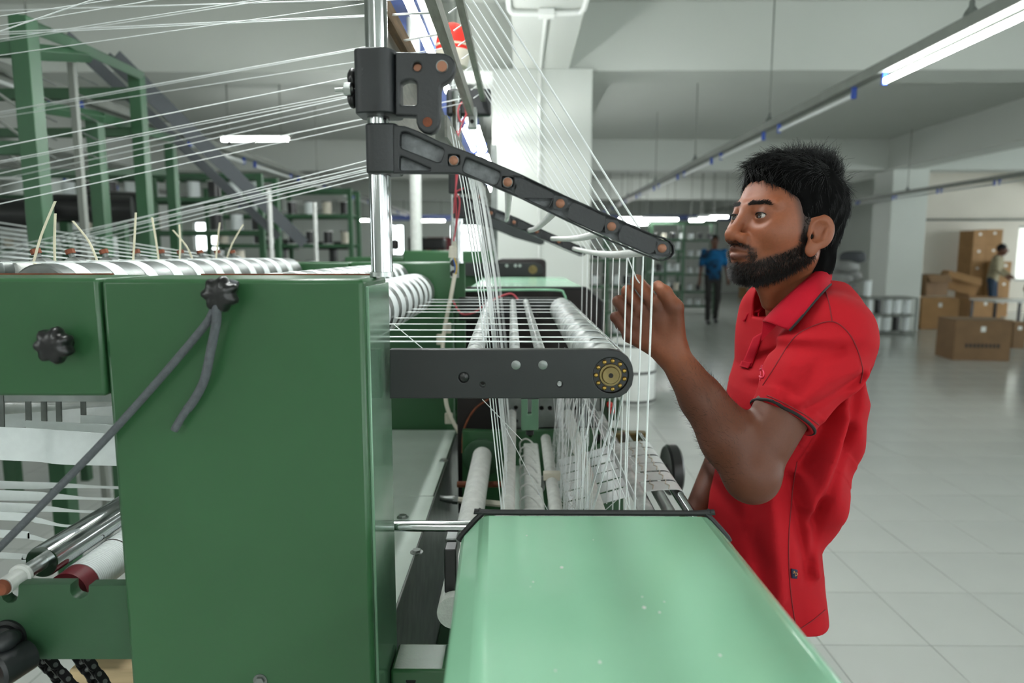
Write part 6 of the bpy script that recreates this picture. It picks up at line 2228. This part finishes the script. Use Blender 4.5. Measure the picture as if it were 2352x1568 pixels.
def far_person(label, loc, rz, h, shirt_m, leg_m, L, R, stride=0.0, bow=0.0, shoe_m='black', sleeve=.55):
    """standing figure facing -y of its own frame; L, R: (elbow, wrist) offsets from each shoulder"""
    s = h / 1.72
    p = root('person', label, 'person', loc, None)
    p.rotation_euler = (0, 0, rz)
    def PT(x, y, z): return Vector((x * s, y * s, z * s))
    lean = bow
    sh = [PT(-.19, -.02 - lean * .25, 1.40 - lean * .08), PT(.19, -.02 - lean * .25, 1.40 - lean * .08)]
    el = [sh[0] + Vector(R[0]) * s, sh[1] + Vector(L[0]) * s]
    wr = [el[0] + Vector(R[1]) * s, el[1] + Vector(L[1]) * s]
    hd = PT(0, -.03 - lean * .45, 1.60 - lean * .14)
    hip = [PT(-.09, 0, .92), PT(.09, 0, .92)]
    kn = [PT(-.10, -.04 - stride * .45, .50), PT(.10, -.04 + stride * .35, .50)]
    an = [PT(-.10, .02 - stride, .09), PT(.10, .04 + stride * .9, .09)]

    def body(P):
        d = ell(P, hd + PT(0, .01, .02), (.075 * s, .095 * s, .105 * s))
        d = smin(d, ell(P, hd + PT(0, -.03, -.05), (.056 * s, .062 * s, .075 * s)), .03)
        d = smin(d, cone(P, hd + PT(0, -.088, .01), hd + PT(0, -.108, -.03), .010 * s, .015 * s), .01)
        for q in (-1, 1):
            d = smin(d, ell(P, hd + PT(q * .076, .01, -.01), (.010, .022, .032)), .006)
            d = smax(d, -sph(P, hd + PT(q * .032, -.098, .015), .014), .01)
        d = smax(d, -ell(P, hd + PT(0, -.105, -.066), (.026, .02, .004)), .004)
        d = smin(d, cone(P, hd + PT(0, .02, -.06), PT(0, -.01 - lean * .25, 1.38 - lean * .08), .055 * s, .062 * s), .02)
        d = smin(d, cone(P, sh[0], sh[1], .05, .05), .03)
        d = smin(d, cone(P, PT(0, -.01 - lean * .2, 1.36), PT(0, 0, 1.0), .10 * s, .10 * s), .04)
        for i in (0, 1):
            a = smin(cone(P, sh[i], el[i], .048 * s, .038 * s), cone(P, el[i], wr[i], .038 * s, .026 * s), .015)
            dr = (wr[i] - el[i]).normalized()
            pm2 = wr[i] + dr * .075 * s
            a = smin(a, cone(P, wr[i], pm2, .024 * s, .030 * s), .02)
            sd = dr.cross(Vector((0, 1, 0))).normalized()
            for k, o in enumerate((-.026, -.009, .009, .025)):
                t = pm2 + sd * o * s
                a = smin(a, cone(P, t, t + dr * (.07, .08, .075, .06)[k] * s + Vector((0, .012, 0)), .009, .0075), .005)
            a = smin(a, cone(P, wr[i] + dr * .03 * s, wr[i] + dr * .075 * s + Vector((0, -.04, 0)), .014, .010), .01)
            d = smin(d, a, .03)
        return d

    lo = (min(q.x for q in wr + sh) - .25, min(q.y for q in wr + sh + [hd]) - .25, .65 * s); hi = (max(q.x for q in wr + sh) + .25, max(q.y for q in wr + sh) + .3, 1.80 * s)
    me = surface(body, lo, hi, .0075, 'body')
    vv_, _ = mesh_np(me)
    paint(me, np.tile(np.array(rgb(104, 68, 52)[:3], f32), (len(vv_), 1)))
    def putl(nm, me_, mm):
        o = _new(nm, me_); me_.materials.append(M[mm]); o.parent = p
        return o
    putl('body', me, 'skin')

    def hairf(P):
        d = ell(P, hd + PT(0, .018, .035), (.083 * s, .100 * s, .104 * s))
        cut = (P[:, 1] - (hd.y - .055 * s)) * -1
        low = hd.z - .055 * s + (hd.y - P[:, 1]) * .9 - P[:, 2]
        d = smax(d, np.maximum(low, -P[:, 2] + hd.z - .06 * s), .01)
        d = smax(d, -ell(P, hd + PT(0, -.085, -.01), (.062 * s, .05 * s, .075 * s)), .01)
        return d + .003 * np.sin(P[:, 0] * 160) * np.sin(P[:, 1] * 140)
    putl('hair', surface(hairf, tuple(hd - Vector((.13, .15, .12))), tuple(hd + Vector((.13, .16, .18))), .007, 'hair'), 'hair')
    for q in (-1, 1):
        e = MB().ball(hd + PT(q * .032, -.083, .012), .011, 10, 8).build('eye', 'sclera', None)
        e.parent = p
        k = MB().ball(hd + PT(q * .032, -.0905, .012), .0052, 8, 6).build('iris', 'pupil', None); k.parent = e

    def shirt(P):
        z = P[:, 2] / s
        hx = np.interp(z, [.82, 1.0, 1.25, 1.40, 1.5], [.168, .155, .175, .165, .06]).astype(f32) * s
        hy = np.interp(z, [.82, 1.0, 1.25, 1.40, 1.5], [.115, .11, .12, .09, .05]).astype(f32) * s
        cy = np.interp(z, [.9, 1.45], [0, -.02 - lean * .25]).astype(f32) * s
        k = np.sqrt((P[:, 0] / hx) ** 2 + ((P[:, 1] - cy) / hy) ** 2)
        d = (k - 1) * np.minimum(hx, hy)
        d = smax(d, P[:, 2] - (1.455 - lean * .08) * s, .03)
        for i in (0, 1):
            ee = sh[i].lerp(el[i], sleeve * 1.6) if sleeve < .7 else el[i].lerp(wr[i], .8)
            if sleeve < .7:
                d = smin(d, cone(P, sh[i], ee, .066 * s, .056 * s), .03)
            else:
                d = smin(d, smin(cone(P, sh[i], el[i], .064 * s, .05 * s), cone(P, el[i], ee, .05 * s, .038 * s), .02), .03)
        d = smax(d, .86 * s - P[:, 2], .004)
        d += .005 * np.sin(P[:, 2] * 38 + 9 * P[:, 0]) * np.sin(P[:, 0] * 27 + 2) 
        return smax(d, -cone(P, hd + PT(0, .02, -.06), PT(0, -.01 - lean * .25, 1.38), .060 * s, .066 * s), .005)
    putl('shirt', surface(shirt, lo, hi, .009, 'shirt'), shirt_m)

    def legs(P):
        d = ell(P, PT(0, 0, .90), (.145 * s, .105 * s, .12 * s))
        for i in (0, 1):
            d = smin(d, smin(cone(P, hip[i], kn[i], .082 * s, .062 * s), cone(P, kn[i], an[i], .062 * s, .048 * s), .03), .03)
        return d + .004 * np.sin(P[:, 2] * 44 + 6 * P[:, 0]) * np.sin(P[:, 0] * 33)
    ax_ = [q.x for q in an + hip]; ay_ = [q.y for q in an + kn + hip]
    putl('trousers', surface(legs, (min(ax_) - .2, min(ay_) - .2, .02), (max(ax_) + .2, max(ay_) + .2, 1.06 * s), .010, 'trousers'), leg_m)
    for i in (0, 1):
        def shoe(P, i=i):
            a = an[i]
            d = smin(ell(P, (a.x, a.y - .09 * s, .035), (.045, .11, .040)), ell(P, (a.x, a.y, .05), (.04, .055, .055)), .03)
            return smax(d, .002 - P[:, 2], .004)
        a = an[i]
        putl('shoe', surface(shoe, (a.x - .09, a.y - .24, -.01), (a.x + .09, a.y + .1, .14), .009, 'shoe'), shoe_m)
    return p


q = floor_at(1634, 742)
far_person('person in a blue and black printed shirt walking up the far aisle', (q.x, q.y, 0), -.1, 1.80, 'tee_blue', 'charcoal',
           ((.05, .03, -.27), (.02, -.10, -.23)), ((-.05, .02, -.27), (-.02, -.05, -.24)), stride=.16)
q = W(2283, 600, 15.05)
far_person('person in a beige shirt looking down among the cartons', (q.x, 15.05, 0), .75, 1.66, 'beige_shirt', 'jeans',
           ((.06, -.02, -.27), (-.06, -.18, -.12)), ((-.06, -.04, -.26), (.08, -.16, -.14)), bow=.25, sleeve=.9)
q = W(2366, 700, 11.6)
far_person('person in a red plaid shirt cut off by the right picture edge', (q.x, 11.6, 0), 1.2, 1.62, 'plaid', 'charcoal',
           ((.05, -.06, -.26), (-.02, -.20, -.08)), ((-.05, -.06, -.26), (.02, -.20, -.08)), bow=.5, sleeve=.9)
